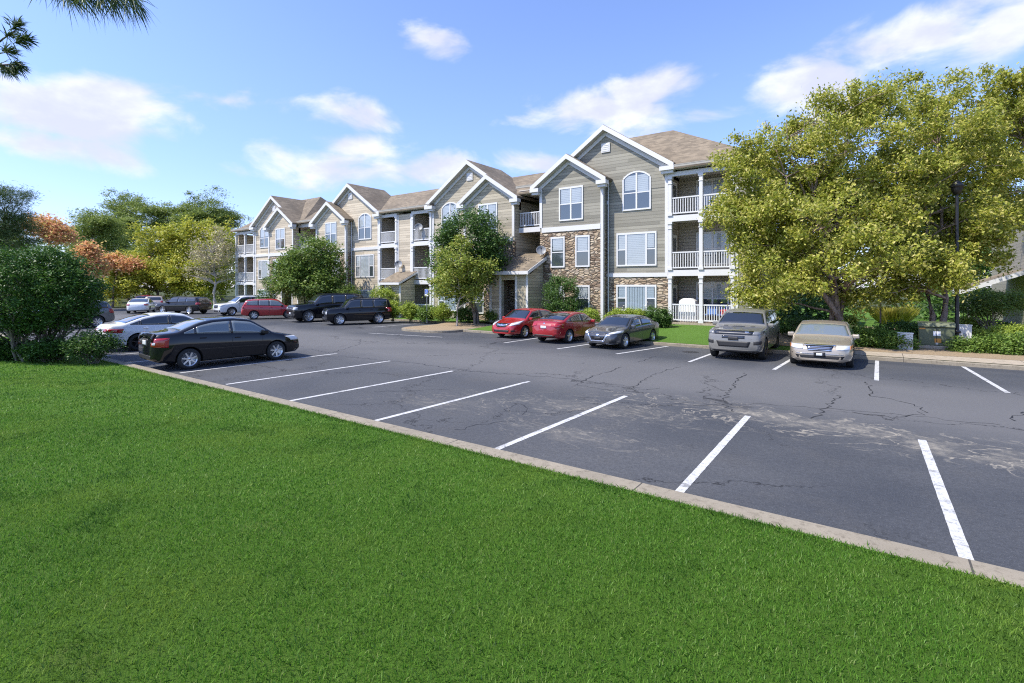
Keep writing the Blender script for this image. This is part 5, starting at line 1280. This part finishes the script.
# accessible parking sign by the far porch
p = gp(427, 34.5); t = thing('parking_sign', p, 'small blue and white parking sign on a post by the far porch', 'sign')
mb = MB(); mb.path([(0, 0, -.05), (0, 0, 2.2)], .03, 8); obj('post', mb, 'steel', t)
mb = MB(); mb.box(-.16, .16, -.05, -.034, 1.75, 2.22); pl = obj('sign_panel', mb, 'sign_white', t)
mb = MB(); mb.box(-.14, .14, -.056, -.0505, 1.9, 2.2); obj('blue_field', mb, 'sign_blue', pl)
s_ = MB(); s_.lathe([(.0, 0), (.022, 0)], (-.01, -.0575, 2.15), 'y', 12); s_.path([(-.01, -.0575, 2.12), (-.01, -.0575, 2.04), (.04, -.0575, 2.04), (.06, -.0575, 1.98)], .010, 5)
s_.path([(-.05 + .055 * math.cos(a) + .035, -.0575, 2.0 + .055 * math.sin(a)) for a in [R(100 + 24 * k) for k in range(10)]], .008, 5); obj('wheelchair_symbol', s_, 'sign_white', pl)

# neighbouring building at the right edge
NB = thing('neighbouring_building', (12, 36, .1), 'grey sided building with a white edged porch roof at the right edge', 'building')
def nb(name, mb, m, **k): return obj(name, mb, m, NB, world=True, **k)
nb('wall', MB().box(6.3, 24, 35, 35.2, -.05, 7.2), 'siding_dark'); nb('wall', MB().box(6.3, 6.5, 35.202, 47, -.05, 7.2), 'siding_dark')
nb('corner_board', MB().box(6.26, 6.5, 34.96, 34.998, -.05, 7.2), 'trim')
mb = MB(); mb.add([(5.8, 34.5, 7.2), (24.5, 34.5, 7.2), (24.5, 47.5, 7.2), (5.8, 47.5, 7.2), (11, 41, 10.), (20, 41, 10.)], [(0, 1, 5, 4), (1, 2, 5), (2, 3, 4, 5), (3, 0, 4), (0, 3, 2, 1)]); nb('roof', mb, 'shingle')
for (u0, z0, w) in ((7.2, 3.6, 1.1), (9.6, 3.6, 1.1), (7.2, .8, 1.1), (9.6, .8, 1.1)):
    mb = MB(); mb.box(u0 - .1, u0 + w + .1, 34.93, 34.998, z0 - .1, z0 + 1.7); f = nb('window_frame', mb, 'vinyl')
    for k in range(2): obj('pane', MB().box(u0, u0 + w, 34.915, 34.929, z0 + .8 * k + .02, z0 + .8 * k + .76), 'pane', f, world=True)
mb = MB(); mb.prism([(3.5, 2.25), (6.298, 3.4), (6.298, 3.55), (3.5, 2.40)], 'y', 35.3, 41.); r = nb('porch_roof', mb, 'shingle')
mb = MB(); mb.prism([(3.4, 2.08), (6.296, 3.27), (6.296, 3.54), (3.4, 2.36)], 'y', 35.2, 35.297); mb.box(3.36, 3.497, 35.298, 41, 2.08, 2.33); obj('fascia', mb, 'trim', r, world=True)
for (u0, v0) in ((3.75, 35.5), (3.75, 40.6)): nb('porch_post', MB().box(u0 - .08, u0 + .08, v0 - .08, v0 + .08, -.05, 2.3), 'trim')

# ------------------------------------------------------------------ light, sky, camera
EL = R(53); AZ = math.atan2(-.58, -.81)       # sun high behind the camera's left shoulder
D = Vector((math.sin(AZ) * math.cos(EL), math.cos(AZ) * math.cos(EL), math.sin(EL)))
ld = bpy.data.lights.new('sun', 'SUN'); ld.energy = 3.5; ld.angle = R(.53); ld.color = (1., .94, .84)
lo = bpy.data.objects.new('sun', ld); COL.objects.link(lo); lo.location = (0, 0, 60); lo.rotation_euler = D.to_track_quat('Z', 'Y').to_euler()
W = bpy.data.worlds.new('World'); SC.world = W; W.use_nodes = True
N, L = W.node_tree.nodes, W.node_tree.links; bg = N['Background']
sky = N.new('ShaderNodeTexSky'); sky.sky_type = 'NISHITA'; sky.sun_disc = False; sky.sun_elevation = EL; sky.sun_rotation = AZ
sky.air_density = 1.0; sky.dust_density = .6; sky.ozone_density = 2.0; sky.altitude = 200
class WT(NT):
    def __init__(s): s.N = N; s.L = L
t = WT(); g = t.pos('Generated'); x, y, z = t.sep(g)
az = t.math('ADD', t.math('ARCTAN2', x, y), -TH)
el = t.math('ARCSINE', z)
wv = t.comb(az, t.math('MULTIPLY', el, 1.9), 0.)
n1 = t.noise(wv, 6.5, 10, .56, .35); n2 = t.noise(wv, 2.2, 4, .5)
tot = None
for (px, py, rx, ry, amp) in ((60, 112, 165, 38, .9), (40, 145, 130, 22, .8), (100, 92, 70, 18, .6), (330, 168, 95, 26, .75), (345, 110, 60, 16, .55), (438, 40, 32, 14, .55), (355, 150, 60, 14, .6), (450, 168, 50, 18, .7), (600, 112, 92, 22, .95), (640, 90, 60, 22, .95), (690, 120, 90, 16, .7), (800, 92, 70, 26, 1.05), (850, 110, 70, 20, 1.), (930, 30, 110, 32, 1.), (1010, 20, 90, 36, 1.), (890, 45, 60, 14, .7), (540, 162, 50, 12, .5), (230, 100, 60, 10, .35)):
    a0 = math.atan((px - 512) / FPX); e0 = math.atan((HOR - py) / FPX * math.cos(a0)); ra = rx / FPX * math.cos(a0) ** 2; re = ry / FPX * math.cos(a0)
    da = t.math('DIVIDE', t.math('SUBTRACT', az, a0), ra); de = t.math('DIVIDE', t.math('SUBTRACT', el, e0), re)
    q = t.math('MULTIPLY', t.math('SUBTRACT', 1., t.math('SQRT', t.math('ADD', t.math('MULTIPLY', da, da), t.math('MULTIPLY', de, de)))), amp)
    q = t.math('MAXIMUM', q, -.9)
    tot = q if tot is None else t.math('MAXIMUM', tot, q)
# beyond the framed part of the sky: scattered fair weather cloud
tot = t.math('MAXIMUM', tot, t.math('SUBTRACT', t.math('MULTIPLY', n2, .9), .95))
den = t.math('ADD', tot, t.math('MULTIPLY', t.math('SUBTRACT', n1, .5), 2.6))
fac = t.math('MULTIPLY', t.step(den, -.08, .62), .92)
cs = t.step(t.noise(t.comb(az, t.math('MULTIPLY', el, 1.9), .35), 8., 6, .55), .35, .7)
ccol = t.mix(cs, (2.85, 2.95, 3.9), (4.0, 4.08, 4.6))
hz = t.math('SUBTRACT', 1., t.step(z, .0, .42))
sk = t.mix(1., sky.outputs[0], (.86, .87, 1.08), 'MULTIPLY')
sk = t.mix(t.math('MULTIPLY', hz, .5), sk, t.mix(1., sk, (.60, .62, .84), 'MULTIPLY'))
L.new(t.mix(fac, sk, ccol), bg.inputs['Color']); bg.inputs['Strength'].default_value = .15
cd = bpy.data.cameras.new('camera'); cam = bpy.data.objects.new('camera', cd); COL.objects.link(cam); SC.camera = cam
cd.sensor_width = 36; cd.lens = 18.0; cd.clip_end = 3000; cd.clip_start = .05
cd.shift_y = -(341.5 - HOR) / 1024
c0 = at(512, HOR, 0); cam.location = (c0.x, c0.y, CAMH); cam.rotation_euler = (R(90), 0, -TH)
SC.view_settings.view_transform = 'Standard'; SC.view_settings.look = 'None'; SC.view_settings.gamma = 1; SC.view_settings.exposure = .92
SC.view_settings.use_curve_mapping = False
SC.render.engine = 'CYCLES'; SC.cycles.use_denoising = False; SC.cycles.filter_width = 1.15
SC.cycles.max_bounces = 6; SC.cycles.transparent_max_bounces = 8; SC.cycles.diffuse_bounces = 3; SC.cycles.glossy_bounces = 3
